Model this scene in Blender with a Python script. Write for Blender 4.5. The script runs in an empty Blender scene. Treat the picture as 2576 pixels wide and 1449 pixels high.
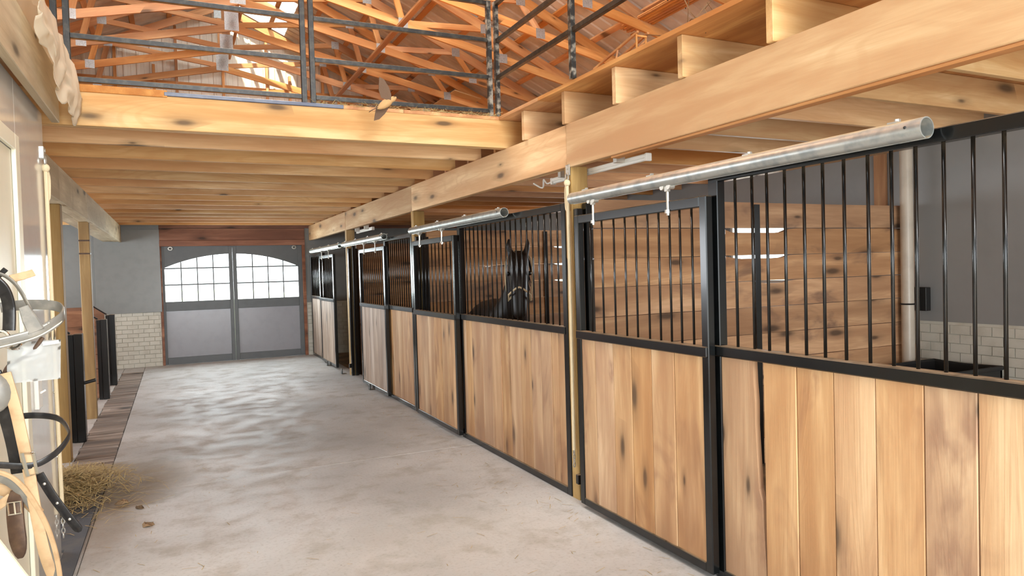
import bpy, bmesh, math, random
from mathutils import Vector, Matrix, noise
random.seed(7)
C = bpy.context.scene.collection
SC = bpy.context.scene
PI = math.pi

# ------------------------------------------------------------------ camera
YAW, PITCH, ROLL, FPX = 0.445929, -0.02685065, -0.02834747, 1772.03
cy, sy, cp, sp = math.cos(YAW), math.sin(YAW), math.cos(PITCH), math.sin(PITCH)
fwd = Vector((sy * cp, cy * cp, sp)); r0 = Vector((cy, -sy, 0)); u0 = r0.cross(fwd)
rt = r0 * math.cos(ROLL) + u0 * math.sin(ROLL); up = -r0 * math.sin(ROLL) + u0 * math.cos(ROLL)
cam_d = bpy.data.cameras.new('camera'); cam = bpy.data.objects.new('camera', cam_d); C.objects.link(cam)
cam.matrix_world = Matrix(((rt.x, up.x, -fwd.x, 0), (rt.y, up.y, -fwd.y, 0), (rt.z, up.z, -fwd.z, 1.7), (0, 0, 0, 1)))
cam_d.sensor_width = 36; cam_d.lens = FPX / 2576 * 36; cam_d.clip_start = 0.05; cam_d.clip_end = 300
SC.camera = cam

# ------------------------------------------------------------------ world, sun, daylight at the openings, added fill lamps, exposure
W = bpy.data.worlds.new('sky'); SC.world = W; W.use_nodes = True
wn = W.node_tree; wb = wn.nodes['Background']
wb.inputs[0].default_value = (0.86, 0.95, 1.0, 1); wb.inputs[1].default_value = 4.0

def sun(name, d, e, col, ang):
    l = bpy.data.lights.new(name, 'SUN'); l.energy = e; l.color = col; l.angle = ang
    o = bpy.data.objects.new(name, l); C.objects.link(o); o.location = (0, -20, 20)
    o.rotation_euler = Vector(d).to_track_quat('-Z', 'Y').to_euler(); return o

def area(name, loc, d, sx, sy_, e, col):
    l = bpy.data.lights.new(name, 'AREA'); l.shape = 'RECTANGLE'; l.size = sx; l.size_y = sy_; l.energy = e; l.color = col
    o = bpy.data.objects.new(name, l); C.objects.link(o); o.location = loc
    o.rotation_euler = Vector(d).to_track_quat('-Z', 'Y').to_euler(); return o

sun('sun', (0.35, 1.2, -1.2), 12.0, (1.0, 0.90, 0.72), 0.02)
area('daylight_front_door', (0.9, -4.9, 1.25), (0, 1, 0.08), 4.2, 2.3, 275, (0.95, 0.98, 1.0))
area('gable_fill', (1.0, -4.9, 4.8), (0, 1, 0.1), 3.4, 2.2, 430, (0.98, 0.98, 0.96))  # added fill for the rafters and gable from an unseen opening
area('daylight_roof_light', (1.3, 2.4, 6.6), (0, 0.12, -1), 1.3, 1.8, 70, (0.97, 0.99, 1.0))
area('loft_ridge_fill', (1.0, 6.4, 6.8), (0.05, 1.0, -0.5), 1.2, 3.0, 940, (1.0, 0.97, 0.92))  # added out-of-view fill that brightens the loft; no roof panel here
area('side_fill', (-4.2, -1.4, 1.6), (1, 0.4, 0.05), 2.8, 2.8, 28, (0.96, 0.98, 1.0))  # added fill on the near stall front from an invented side opening
area('left_aisle_fill', (-4.28, 10.4, 1.85), (1, 0, 0.10), 8.4, 1.2, 330, (0.90, 0.95, 1.0))  # added fill inside the closed left wall for aisle and stall fronts
area('daylight_far_windows', (1.08, 15.58, 1.72), (0, -1, 0.0), 2.5, 1.0, 110, (0.88, 0.95, 1.0))
area('daylight_stall_window', (6.36, 6.45, 1.86), (-1, 0, -0.1), 0.9, 0.8, 26, (0.95, 0.97, 1.0))
area('daylight_stall_window_next', (6.36, 11.15, 1.8), (-1, 0, -0.1), 0.9, 0.8, 20, (0.95, 0.97, 1.0))
area('near_stall_fill', (6.36, 1.6, 1.9), (-1, 0.3, -0.1), 0.9, 0.8, 24, (0.97, 0.98, 1.0))  # added fill for the nearest stall; its wall has no window
vs = SC.view_settings
vs.view_transform = 'Standard'; vs.look = 'None'; vs.gamma = 1.0; vs.use_curve_mapping = False; vs.exposure = 0.24
try:
    SC.cycles.use_denoising = True; SC.cycles.max_bounces = 10; SC.cycles.diffuse_bounces = 6; SC.cycles.sample_clamp_indirect = 8
except Exception: pass

# ------------------------------------------------------------------ materials
def lin(c):
    out = []
    for v in c[:3]:
        v /= 255.0
        out.append(v / 12.92 if v <= 0.04045 else ((v + 0.055) / 1.055) ** 2.4)
    return (*out, 1.0)

class NT:
    def __init__(s, name):
        s.m = bpy.data.materials.new(name); s.m.use_nodes = True; s.t = s.m.node_tree
        s.p = s.t.nodes['Principled BSDF']; s.o = s.t.nodes['Material Output']
    def n(s, typ, **kw):
        x = s.t.nodes.new(typ)
        for k, v in kw.items():
            if hasattr(x, k): setattr(x, k, v)
        return x
    def l(s, a, b): s.t.links.new(a, b)
    def set(s, sock, v):
        if isinstance(v, bpy.types.NodeSocket): s.l(v, sock)
        else: sock.default_value = v
    def math(s, op, a, b=0.0, c=0.0, clamp=False):
        x = s.n('ShaderNodeMath', operation=op, use_clamp=clamp)
        s.set(x.inputs[0], a); s.set(x.inputs[1], b); s.set(x.inputs[2], c); return x.outputs[0]
    def ramp(s, v, lo, hi, a=0.0, b=1.0):
        x = s.n('ShaderNodeMapRange', interpolation_type='SMOOTHSTEP')
        s.set(x.inputs[0], v); x.inputs[1].default_value = lo; x.inputs[2].default_value = hi
        x.inputs[3].default_value = a; x.inputs[4].default_value = b; return x.outputs[0]
    def mix(s, f, a, b, blend='MIX'):
        x = s.n('ShaderNodeMix', data_type='RGBA', blend_type=blend)
        s.set(x.inputs[0], f); s.set(x.inputs[6], a); s.set(x.inputs[7], b); return x.outputs[2]
    def coord(s, rnd=True, kind='Object'):
        tc = s.n('ShaderNodeTexCoord').outputs[kind]
        if not rnd: return tc
        r = s.n('ShaderNodeObjectInfo').outputs['Random']; s.rand = r
        cx = s.n('ShaderNodeCombineXYZ'); s.l(s.math('MULTIPLY', r, 37.0), cx.inputs[0]); s.l(s.math('MULTIPLY', r, 71.0), cx.inputs[1]); s.l(s.math('MULTIPLY', r, 113.0), cx.inputs[2])
        v = s.n('ShaderNodeVectorMath', operation='ADD'); s.l(tc, v.inputs[0]); s.l(cx.outputs[0], v.inputs[1]); return v.outputs[0]
    def scale(s, v, sc):
        m = s.n('ShaderNodeVectorMath', operation='MULTIPLY'); s.l(v, m.inputs[0]); m.inputs[1].default_value = sc; return m.outputs[0]
    def noise(s, v, scale=1.0, detail=4.0, dist=0.0, rough=0.55):
        x = s.n('ShaderNodeTexNoise'); s.l(v, x.inputs['Vector']); x.inputs['Scale'].default_value = scale
        x.inputs['Detail'].default_value = detail; x.inputs['Distortion'].default_value = dist; x.inputs['Roughness'].default_value = rough
        return x.outputs[0]
    def bump(s, h, strength=0.2, dist=0.01):
        b = s.n('ShaderNodeBump'); b.inputs['Strength'].default_value = strength; b.inputs['Distance'].default_value = dist
        s.l(h, b.inputs['Height']); s.l(b.outputs[0], s.p.inputs['Normal'])

def stretched(axis, along, across):
    v = [across] * 3; v[axis] = along; return tuple(v)

def wood(name, base, dark, light, axis=0, stain=None, stain_amt=0.0, knots=0.6, lines=0.5, rough=0.65, var=0.18, grime=0.0):
    k = NT(name); v = k.coord()
    n1 = k.noise(k.scale(v, stretched(axis, 0.7, 7.0)), 1.0, 5.0, 0.4)
    n2 = k.noise(k.scale(v, stretched(axis, 2.5, 90.0)), 1.0, 3.0)
    low = k.noise(k.scale(v, stretched(axis, 0.45, 3.2)), 1.0, 2.0, 0.6)
    rings = k.math('SINE', k.math('MULTIPLY', low, 85.0))
    rings = k.ramp(rings, 0.1, 1.0)
    col = k.mix(k.ramp(n1, 0.3, 0.72), lin(dark), lin(base))
    col = k.mix(k.ramp(n1, 0.52, 0.8), col, lin(light))
    col = k.mix(k.math('MULTIPLY', rings, lines * 0.55), col, lin(dark))
    col = k.mix(k.math('MULTIPLY', k.ramp(n2, 0.45, 0.75), 0.28), col, lin(dark))
    if stain:
        st = k.noise(k.scale(v, stretched(axis, 1.3, 3.4)), 1.0, 4.0, 0.8)
        col = k.mix(k.math('MULTIPLY', k.ramp(st, 0.53, 0.72), stain_amt), col, lin(stain))
    sv = k.n('ShaderNodeSeparateXYZ'); k.l(v, sv.inputs[0]); cv = k.n('ShaderNodeCombineXYZ')
    k.l(k.math('MULTIPLY', sv.outputs[axis], 1.6), cv.inputs[0]); k.l(k.math('MULTIPLY', sv.outputs[1 if axis == 2 else 2], 5.2), cv.inputs[1])
    vo = k.n('ShaderNodeTexVoronoi', voronoi_dimensions='2D'); k.l(cv.outputs[0], vo.inputs['Vector']); vo.inputs['Scale'].default_value = 1.0
    sep = k.n('ShaderNodeSeparateColor'); k.l(vo.outputs['Color'], sep.inputs[0])
    has = k.math('GREATER_THAN', sep.outputs[0], 1.0 - knots * 0.5)
    dd = k.math('ADD', vo.outputs['Distance'], k.math('MULTIPLY', k.math('SUBTRACT', n1, 0.5), 0.22))
    size = k.math('ADD', k.math('MULTIPLY', sep.outputs[1], 0.9), 0.45)
    dd = k.math('DIVIDE', dd, size)
    halo = k.math('MULTIPLY', k.math('SUBTRACT', 1.0, k.ramp(dd, 0.06, 0.42)), has)
    kn = k.math('MULTIPLY', k.math('SUBTRACT', 1.0, k.ramp(dd, 0.04, 0.17)), has)
    col = k.mix(k.math('MULTIPLY', halo, 0.5), col, lin([c * 0.72 for c in dark]))
    col = k.mix(k.math('MULTIPLY', kn, 0.8), col, lin([c * 0.38 for c in dark]))
    if grime:
        sx = k.n('ShaderNodeSeparateXYZ'); k.l(k.coord(False), sx.inputs[0])
        g = k.math('ADD', sx.outputs[2], k.math('MULTIPLY', k.math('SUBTRACT', n1, 0.5), 0.7))
        col = k.mix(k.math('MULTIPLY', k.math('SUBTRACT', 1.0, k.ramp(g, -0.62, -0.12)), grime), col, lin((140, 100, 70)))
    hs = k.n('ShaderNodeHueSaturation'); k.l(col, hs.inputs['Color'])
    k.l(k.math('ADD', k.math('MULTIPLY', k.rand, 2 * var), 1.0 - var), hs.inputs['Value'])
    k.l(k.math('ADD', k.math('MULTIPLY', k.math('FRACT', k.math('MULTIPLY', k.rand, 7.31)), 0.2), 0.9), hs.inputs['Saturation'])
    k.l(hs.outputs[0], k.p.inputs['Base Color'])
    k.p.inputs['Roughness'].default_value = rough
    k.bump(k.math('ADD', n2, k.math('MULTIPLY', rings, 0.3)), 0.25, 0.004)
    return k.m

def paint(name, col, rough=0.4, metal=0.0, spot=None, spot_amt=0.0, spot_scale=6.0, dust=None, coat=0.0, bump=0.0, bump_scale=30.0, rvar=0.0, ior=1.5):
    k = NT(name); v = k.coord()
    n = k.noise(v, spot_scale, 5.0)
    c = lin(col)
    if spot: c = k.mix(k.math('MULTIPLY', k.ramp(n, 0.42, 0.7), spot_amt), lin(col), lin(spot))
    if dust:
        g = k.n('ShaderNodeNewGeometry'); s = k.n('ShaderNodeSeparateXYZ'); k.l(g.outputs['Normal'], s.inputs[0])
        d = k.math('MULTIPLY', k.ramp(s.outputs[2], 0.55, 0.95), k.ramp(k.noise(v, 9.0, 4.0), 0.2, 0.55))
        c = k.mix(d, c, lin(dust))
        k.l(k.math('ADD', k.math('MULTIPLY', d, 0.6), rough), k.p.inputs['Roughness'])
    elif rvar:
        k.l(k.ramp(n, 0.35, 0.7, rough, rough + rvar), k.p.inputs['Roughness'])
    else: k.p.inputs['Roughness'].default_value = rough
    k.set(k.p.inputs['Base Color'], c)
    k.p.inputs['Metallic'].default_value = metal; k.p.inputs['IOR'].default_value = ior
    if coat: k.p.inputs['Coat Weight'].default_value = coat; k.p.inputs['Coat Roughness'].default_value = 0.08
    if bump: k.bump(k.noise(v, bump_scale, 3.0), bump, 0.004)
    return k.m

M = {}
AX = 'xyz'
for i in range(3):
    M['pine_' + AX[i]] = wood('pine_' + AX[i], (222, 188, 138), (194, 148, 98), (232, 204, 158), i, stain=(194, 140, 90), stain_amt=0.25, knots=0.5, lines=0.45)
    M['timber_' + AX[i]] = wood('timber_' + AX[i], (212, 160, 106), (180, 124, 76), (224, 178, 124), i, stain=(170, 112, 66), stain_amt=0.35, knots=0.5, lines=0.35, var=0.2)
    M['treated_' + AX[i]] = wood('treated_' + AX[i], (192, 158, 96), (152, 118, 64), (206, 176, 116), i, stain=(128, 96, 52), stain_amt=0.3, knots=0.35, lines=0.35, var=0.1)
    M['oak_' + AX[i]] = wood('oak_' + AX[i], (212, 176, 132), (178, 136, 96), (224, 194, 154), i, stain=(146, 106, 78), stain_amt=0.75, knots=0.95, lines=0.34, var=0.08, grime=0.5 if i == 2 else 0.0)
    M['oakgrey_' + AX[i]] = wood('oakgrey_' + AX[i], (186, 168, 150), (148, 128, 112), (204, 188, 172), i, stain=(124, 102, 86), stain_amt=0.5, knots=0.6, lines=0.3, var=0.08)  # weathered grey on the half-open door; window veil painted into the farthest planks
    M['lowwood_' + AX[i]] = wood('lowwood_' + AX[i], (160, 114, 84), (116, 78, 54), (176, 132, 100), i, stain=(84, 58, 44), stain_amt=0.7, knots=0.8, lines=0.35, var=0.14)
    M['stallwood_' + AX[i]] = wood('stallwood_' + AX[i], (204, 160, 116), (164, 120, 82), (216, 176, 134), i, stain=(112, 82, 64), stain_amt=0.8, knots=0.95, lines=0.35, var=0.16)
M['beamleft_y'] = wood('beamleft_y', (216, 202, 172), (182, 164, 132), (226, 214, 186), 1, stain=(156, 134, 106), stain_amt=0.4, knots=0.3, lines=0.2, var=0.08)
M['header_x'] = wood('header_x', (158, 108, 82), (118, 74, 54), (176, 128, 100), 0, stain=(100, 60, 46), stain_amt=0.3, knots=0.6, lines=0.3, var=0.06)
M['boardwalk_x'] = wood('boardwalk_x', (158, 144, 132), (112, 98, 88), (182, 168, 156), 0, stain=(92, 80, 72), stain_amt=0.6, knots=0.3, lines=0.3, rough=0.75, var=0.25)
M['osb'] = wood('osb', (212, 158, 98), (172, 112, 62), (230, 184, 122), 1, stain=(160, 100, 54), stain_amt=0.5, knots=0.0, lines=0.2, var=0.1)
M['black'] = paint('black_gloss', (9, 11, 12), 0.22, spot=(22, 25, 26), spot_amt=0.4, dust=(150, 128, 100), coat=0.15)
M['blackold'] = paint('black_scuffed', (20, 21, 21), 0.42, spot=(120, 114, 100), spot_amt=0.22, spot_scale=22.0, dust=(176, 158, 130))
M['blackworn'] = paint('black_worn_through', (26, 27, 27), 0.45, spot=(176, 170, 156), spot_amt=0.7, spot_scale=18.0, dust=(176, 158, 130))
M['galv'] = paint('galvanised', (196, 200, 196), 0.38, 0.75, spot=(150, 160, 164), spot_amt=0.7, spot_scale=14.0, dust=(206, 184, 148))
M['zinc'] = paint('zinc_hardware', (206, 204, 196), 0.35, 0.7, spot=(150, 148, 140), spot_amt=0.5)
M['plate'] = paint('truss_plate', (186, 190, 192), 0.45, 0.6, spot=(140, 144, 148), spot_amt=0.6, spot_scale=60.0)
M['greymetal'] = paint('grey_metal_panel', (126, 128, 126), 0.3, bump=0.06, bump_scale=3.0, spot=(116, 118, 117), spot_amt=0.5, ior=1.5)
M['doorgrey'] = paint('door_panel_grey', (146, 147, 154), 0.24, bump=0.12, bump_scale=9.0, spot=(136, 137, 144), spot_amt=0.4)
M['doorframe'] = paint('door_frame_grey', (88, 92, 94), 0.4, spot=(76, 80, 82), spot_amt=0.4)
M['stallmetal'] = paint('stall_wall_grey', (142, 143, 142), 0.42, spot=(130, 131, 130), spot_amt=0.6, spot_scale=2.0)
M['tackwall'] = paint('tack_wall_gloss', (206, 205, 200), 0.09, bump=0.02, bump_scale=2.0, spot=(196, 194, 188), spot_amt=0.4, ior=1.6)
M['cream'] = paint('cream_paint', (232, 230, 210), 0.45, spot=(222, 220, 200), spot_amt=0.4, spot_scale=3)
M['white'] = paint('white_plastic', (232, 232, 226), 0.35)
M['brick'] = paint('white_painted_brick', (204, 202, 190), 0.5, spot=(160, 156, 140), spot_amt=0.35, spot_scale=5.0, bump=0.3, bump_scale=60)
M['mortar'] = paint('white_painted_mortar', (202, 200, 188), 0.6, spot=(150, 142, 122), spot_amt=0.4, spot_scale=5.0)
M['sheet'] = paint('white_ribbed_sheet', (226, 224, 214), 0.35, spot=(210, 206, 194), spot_amt=0.5, spot_scale=3.0)
M['roofsheet'] = paint('roof_sheet', (200, 194, 186), 0.45, 0.1, spot=(164, 154, 144), spot_amt=0.7, spot_scale=2.5)
M['rubber'] = paint('rubber_mat', (84, 88, 94), 0.75, spot=(110, 106, 100), spot_amt=0.5, spot_scale=7.0, bump=0.3, bump_scale=90)
M['rope'] = paint('cotton_rope', (230, 214, 178), 0.85, bump=0.6, bump_scale=220)
M['pvc'] = paint('pvc_pipe', (196, 186, 170), 0.35, spot=(170, 160, 144), spot_amt=0.5)
M['horse'] = paint('black_coat', (20, 17, 16), 0.42, spot=(38, 30, 28), spot_amt=0.6, spot_scale=7.0)
M['hair'] = paint('black_hair', (14, 12, 12), 0.55, bump=0.8, bump_scale=60)
M['eye'] = paint('eye', (8, 6, 5), 0.05)
M['leather_black'] = paint('black_leather', (30, 30, 32), 0.3, spot=(70, 68, 66), spot_amt=0.4, spot_scale=30)
M['leather_grey'] = paint('worn_grey_leather', (120, 118, 112), 0.33, spot=(160, 154, 142), spot_amt=0.5, spot_scale=24)
M['leather_tan'] = paint('tan_leather', (196, 166, 128), 0.6, spot=(160, 126, 90), spot_amt=0.5, spot_scale=20)
M['leather_brown'] = paint('brown_leather', (74, 54, 42), 0.45, spot=(120, 94, 70), spot_amt=0.5, spot_scale=20)
M['webbing'] = paint('cream_webbing', (240, 232, 208), 0.8, bump=0.5, bump_scale=160)
M['chrome'] = paint('chrome', (225, 225, 220), 0.12, 1.0)
M['blueplastic'] = paint('blue_plastic', (62, 70, 96), 0.35, spot=(150, 160, 176), spot_amt=0.25, spot_scale=5)
M['ply'] = paint('plywood', (214, 184, 138), 0.7, spot=(196, 162, 114), spot_amt=0.5, spot_scale=3)
M['tub'] = paint('black_tub', (26, 26, 26), 0.55)
M['feather_buff'] = paint('buff_feathers', (196, 158, 108), 0.85, bump=0.5, bump_scale=120)
M['feather_dark'] = paint('dark_feathers', (112, 88, 70), 0.8, bump=0.5, bump_scale=120)
M['straw'] = paint('straw_blades', (190, 168, 116), 0.75, spot=(126, 102, 60), spot_amt=0.8, spot_scale=40)
M['twig'] = paint('dry_twigs', (128, 98, 66), 0.85)
M['grass'] = paint('grass', (196, 204, 170), 0.95, spot=(206, 206, 184), spot_amt=0.6, spot_scale=0.7)
M['leaf'] = paint('leaves', (86, 122, 60), 0.8, spot=(120, 150, 80), spot_amt=0.6, spot_scale=3)
M['bark'] = paint('bark', (96, 80, 64), 0.9, bump=0.6, bump_scale=20)

def concrete():
    k = NT('concrete'); tc = k.n('ShaderNodeNewGeometry').outputs['Position']
    n1 = k.noise(tc, 0.55, 5.0, 0.3); n2 = k.noise(tc, 3.2, 6.0, 0.2, 0.62); n3 = k.noise(tc, 45.0, 4.0)
    c = k.mix(k.ramp(n1, 0.36, 0.66), lin((178, 177, 175)), lin((203, 202, 200)))
    c = k.mix(k.math('MULTIPLY', k.ramp(n2, 0.47, 0.7), 0.5), c, lin((150, 141, 126)))
    c = k.mix(k.math('MULTIPLY', k.ramp(n3, 0.48, 0.75), 0.28), c, lin((120, 112, 100)))
    # patches on the slab: damp dirt round the straw, darker areas in mid aisle, rust-brown dust along the mat
    def blob(x, y, rx, ry, amt, col, c, soft=1.0):
        s = k.n('ShaderNodeVectorMath', operation='SUBTRACT'); k.l(tc, s.inputs[0]); s.inputs[1].default_value = (x, y, 0)
        d = k.n('ShaderNodeVectorMath', operation='LENGTH'); k.l(k.scale(s.outputs[0], (1 / rx, 1 / ry, 0)), d.inputs[0])
        dd = k.math('ADD', d.outputs['Value'], k.math('MULTIPLY', k.math('SUBTRACT', n2, 0.5), 1.5))
        return k.mix(k.math('MULTIPLY', k.ramp(dd, 1.0, 1.0 - soft * 0.5), amt), c, lin(col))
    c = blob(-0.42, 6.75, 0.62, 0.95, 0.75, (124, 108, 86), c)
    c = blob(-0.5, 5.7, 0.30, 1.0, 0.6, (132, 112, 88), c, 1.4)
    c = blob(1.25, 7.6, 1.3, 1.1, 0.36, (120, 116, 108), c, 1.6)  # shade beyond the loft edge put into the floor colour
    c = blob(0.9, 9.3, 1.5, 1.4, 0.22, (120, 118, 114), c, 1.8)
    c = blob(1.6, 4.2, 1.2, 0.9, 0.16, (160, 142, 116), c, 1.6)
    vo = k.n('ShaderNodeTexVoronoi'); k.l(k.scale(tc, (2.4, 1.5, 1)), vo.inputs['Vector'])
    sc = k.n('ShaderNodeSeparateColor'); k.l(vo.outputs['Color'], sc.inputs[0])
    sp_ = k.math('MULTIPLY', k.ramp(k.math('ADD', vo.outputs['Distance'], k.math('MULTIPLY', n2, 0.25)), 0.2, 0.12), k.math('GREATER_THAN', sc.outputs[0], 0.62))
    c = k.mix(k.math('MULTIPLY', sp_, 0.5), c, lin((110, 98, 82)))
    k.l(c, k.p.inputs['Base Color'])
    k.l(k.ramp(n2, 0.35, 0.7, 0.5, 0.78), k.p.inputs['Roughness'])
    k.bump(k.math('ADD', n3, n2), 0.15, 0.006)
    return k.m
M['concrete'] = concrete()

def dirt():
    k = NT('stall_dirt'); tc = k.n('ShaderNodeNewGeometry').outputs['Position']
    n = k.noise(tc, 3.0, 6.0); c = k.mix(k.ramp(n, 0.35, 0.7), lin((104, 84, 62)), lin((146, 120, 90)))
    k.l(c, k.p.inputs['Base Color']); k.p.inputs['Roughness'].default_value = 0.95; k.bump(k.noise(tc, 30.0, 4.0), 0.6, 0.02); return k.m
M['dirt'] = dirt()

def clear(name, tint, gloss_rough, haze=0.0, hazecol=(220, 222, 220)):
    k = NT(name); t = k.t
    tr = k.n('ShaderNodeBsdfTransparent'); tr.inputs[0].default_value = (*tint, 1)
    gl = k.n('ShaderNodeBsdfGlossy'); gl.inputs['Roughness'].default_value = gloss_rough
    fr = k.n('ShaderNodeLayerWeight'); fr.inputs[0].default_value = 0.5
    a = k.n('ShaderNodeMixShader'); k.l(k.math('ADD', k.math('MULTIPLY', k.math('POWER', fr.outputs['Facing'], 5.0), 0.8), 0.03), a.inputs[0]); k.l(tr.outputs[0], a.inputs[1]); k.l(gl.outputs[0], a.inputs[2])
    out = a
    if haze:
        df = k.n('ShaderNodeBsdfDiffuse'); df.inputs[0].default_value = lin(hazecol)
        tl = k.n('ShaderNodeBsdfTranslucent'); tl.inputs[0].default_value = lin(hazecol)
        d2 = k.n('ShaderNodeMixShader'); d2.inputs[0].default_value = 0.45; k.l(df.outputs[0], d2.inputs[1]); k.l(tl.outputs[0], d2.inputs[2])
        b = k.n('ShaderNodeMixShader'); b.inputs[0].default_value = haze; k.l(a.outputs[0], b.inputs[1]); k.l(d2.outputs[0], b.inputs[2]); out = b
    k.l(out.outputs[0], k.o.inputs[0]); return k.m
M['glass'] = clear('window_glass', (0.97, 0.99, 0.98), 0.02)
M['added_skylight'] = clear('added_skylight_panel', (0.95, 0.95, 0.92), 0.1, 0.12)
M['pouch'] = clear('cloudy_plastic', (0.96, 0.97, 0.97), 0.1, 0.62, (214, 218, 218))
M['film'] = clear('torn_plastic_film', (0.97, 0.96, 0.93), 0.2, 0.82, (246, 238, 220))

# ------------------------------------------------------------------ mesh helpers
_cache = {}
def link(o, parent=None):
    C.objects.link(o)
    if parent is not None:
        o.location = Vector(o.location) - Vector(wloc(parent)); o.parent = parent
    return o
def wloc(o):
    v = Vector(o.location)
    while o.parent is not None:
        o = o.parent; v = v + Vector(o.location)
    return v
def new(name, me, m, loc=(0, 0, 0), rot=None, parent=None):
    o = bpy.data.objects.new(name, me); o.location = loc
    if rot is not None: o.rotation_euler = rot
    if m is not None and me is not None and not me.materials: me.materials.append(M[m] if isinstance(m, str) else m)
    return link(o, parent)
def tag(o, label=None, cat=None, group=None, kind=None):
    if label: o['label'] = label
    if cat: o['category'] = cat
    if group: o['group'] = group
    if kind: o['kind'] = kind
    return o
def empty(name, loc=(0, 0, 0), label=None, cat=None, group=None, kind=None, parent=None):
    o = bpy.data.objects.new(name, None); o.empty_display_size = 0.1; o.location = loc
    link(o, parent); return tag(o, label, cat, group, kind)
def bm_mesh(bm, name, smooth=False):
    me = bpy.data.meshes.new(name); bm.normal_update(); bm.to_mesh(me); bm.free()
    if smooth:
        for p in me.polygons: p.use_smooth = True
    return me
def box_mesh(dx, dy, dz, bev, m):
    key = (round(dx, 4), round(dy, 4), round(dz, 4), bev, m)
    if key in _cache: return _cache[key]
    bm = bmesh.new(); bmesh.ops.create_cube(bm, size=1.0)
    for v in bm.verts: v.co = Vector((v.co.x * dx, v.co.y * dy, v.co.z * dz))
    if bev: bmesh.ops.bevel(bm, geom=list(bm.edges), offset=min(bev, 0.3 * min(dx, dy, dz)), segments=1, affect='EDGES')
    me = bm_mesh(bm, 'box'); me.materials.append(M[m]); _cache[key] = me; return me
def box(name, parent, m, a, b, bev=0.002, rot=None):
    a, b = Vector(a), Vector(b); d = b - a; c = (a + b) / 2
    return new(name, box_mesh(abs(d.x), abs(d.y), abs(d.z), bev, m), None, c, rot, parent)
def beam(name, parent, m, p0, p1, w, h, upv=(0, 0, 1), bev=0.002):
    """board whose own X axis runs p0 -> p1; w across, h along upv"""
    p0, p1 = Vector(p0), Vector(p1); x = (p1 - p0).normalized(); z = Vector(upv); z = (z - x * z.dot(x)).normalized(); y = z.cross(x)
    R = Matrix((x, y, z)).transposed()
    return new(name, box_mesh((p1 - p0).length, w, h, bev, m), None, (p0 + p1) / 2, R.to_euler(), parent)

class MB:
    def __init__(s): s.bm = bmesh.new()
    def box(s, a, b, bev=0.0):
        a, b = Vector(a), Vector(b); r = bmesh.ops.create_cube(s.bm, size=1.0)
        for v in r['verts']: v.co = Vector((a.x + (v.co.x + .5) * (b.x - a.x), a.y + (v.co.y + .5) * (b.y - a.y), a.z + (v.co.z + .5) * (b.z - a.z)))
        if bev:
            es = {e for v in r['verts'] for e in v.link_edges}
            bmesh.ops.bevel(s.bm, geom=list(es), offset=bev, segments=1, affect='EDGES')
        return s
    def tube(s, pts, r, n=8, cap=True, closed=False):
        pts = [Vector(p) for p in pts]; rings = []; N = len(pts)
        rr = r if isinstance(r, (list, tuple)) else [r] * N
        nrm = None
        for i, p in enumerate(pts):
            if closed: t = (pts[(i + 1) % N] - pts[i - 1]).normalized()
            else: t = (pts[min(i + 1, N - 1)] - pts[max(i - 1, 0)]).normalized()
            if nrm is None:
                nrm = Vector((0, 0, 1)).cross(t)
                if nrm.length < 1e-3: nrm = Vector((1, 0, 0))
            nrm = (nrm - t * nrm.dot(t)).normalized(); b = t.cross(nrm)
            rings.append([s.bm.verts.new(p + (nrm * math.cos(2 * PI * k / n) + b * math.sin(2 * PI * k / n)) * rr[i]) for k in range(n)])
        m = N if closed else N - 1
        for i in range(m):
            A, B = rings[i], rings[(i + 1) % N]
            for k in range(n): s.bm.faces.new((A[k], A[(k + 1) % n], B[(k + 1) % n], B[k]))
        if cap and not closed:
            s.bm.faces.new(rings[0][::-1]); s.bm.faces.new(rings[-1])
        return s
    def ribbon(s, pts, w, th, side, closed=False):
        """flat strap: pts centre line, w width along 'side' (vector or list), th thickness"""
        pts = [Vector(p) for p in pts]; N = len(pts); rings = []
        for i, p in enumerate(pts):
            if closed: t = (pts[(i + 1) % N] - pts[i - 1]).normalized()
            else: t = (pts[min(i + 1, N - 1)] - pts[max(i - 1, 0)]).normalized()
            sd = Vector(side[i] if isinstance(side, list) else side); sd = (sd - t * sd.dot(t)).normalized(); n = t.cross(sd)
            ww = w[i] if isinstance(w, (list, tuple)) else w
            rings.append([s.bm.verts.new(p + sd * a * ww / 2 + n * b * th / 2) for a, b in ((-1, -.6), (-.85, -1), (.85, -1), (1, -.6), (1, .6), (.85, 1), (-.85, 1), (-1, .6))])
        for i in range(N if closed else N - 1):
            A, B = rings[i], rings[(i + 1) % N]
            for k in range(8): s.bm.faces.new((A[k], A[(k + 1) % 8], B[(k + 1) % 8], B[k]))
        if not closed: s.bm.faces.new(rings[0][::-1]); s.bm.faces.new(rings[-1])
        return s
    def sphere(s, c, r, sc=(1, 1, 1), seg=12, rot=None):
        x = bmesh.ops.create_uvsphere(s.bm, u_segments=seg, v_segments=max(6, seg * 2 // 3), radius=r)
        for v in x['verts']:
            p = Vector((v.co.x * sc[0], v.co.y * sc[1], v.co.z * sc[2]))
            if rot: p = rot @ p
            v.co = p + Vector(c)
        return s
    def done(s, name, m, parent=None, smooth=False, origin=None):
        c = Vector(origin) if origin is not None else None
        if c is None:
            vs_ = [v.co for v in s.bm.verts]; lo = Vector((min(v[i] for v in vs_) for i in range(3))); hi = Vector((max(v[i] for v in vs_) for i in range(3))); c = (lo + hi) / 2
        for v in s.bm.verts: v.co -= c
        bmesh.ops.recalc_face_normals(s.bm, faces=list(s.bm.faces))
        me = bm_mesh(s.bm, name, smooth)
        if smooth:
            try: me.set_sharp_from_angle(angle=0.7)
            except Exception: pass
        return new(name, me, m, c, None, parent)
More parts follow.
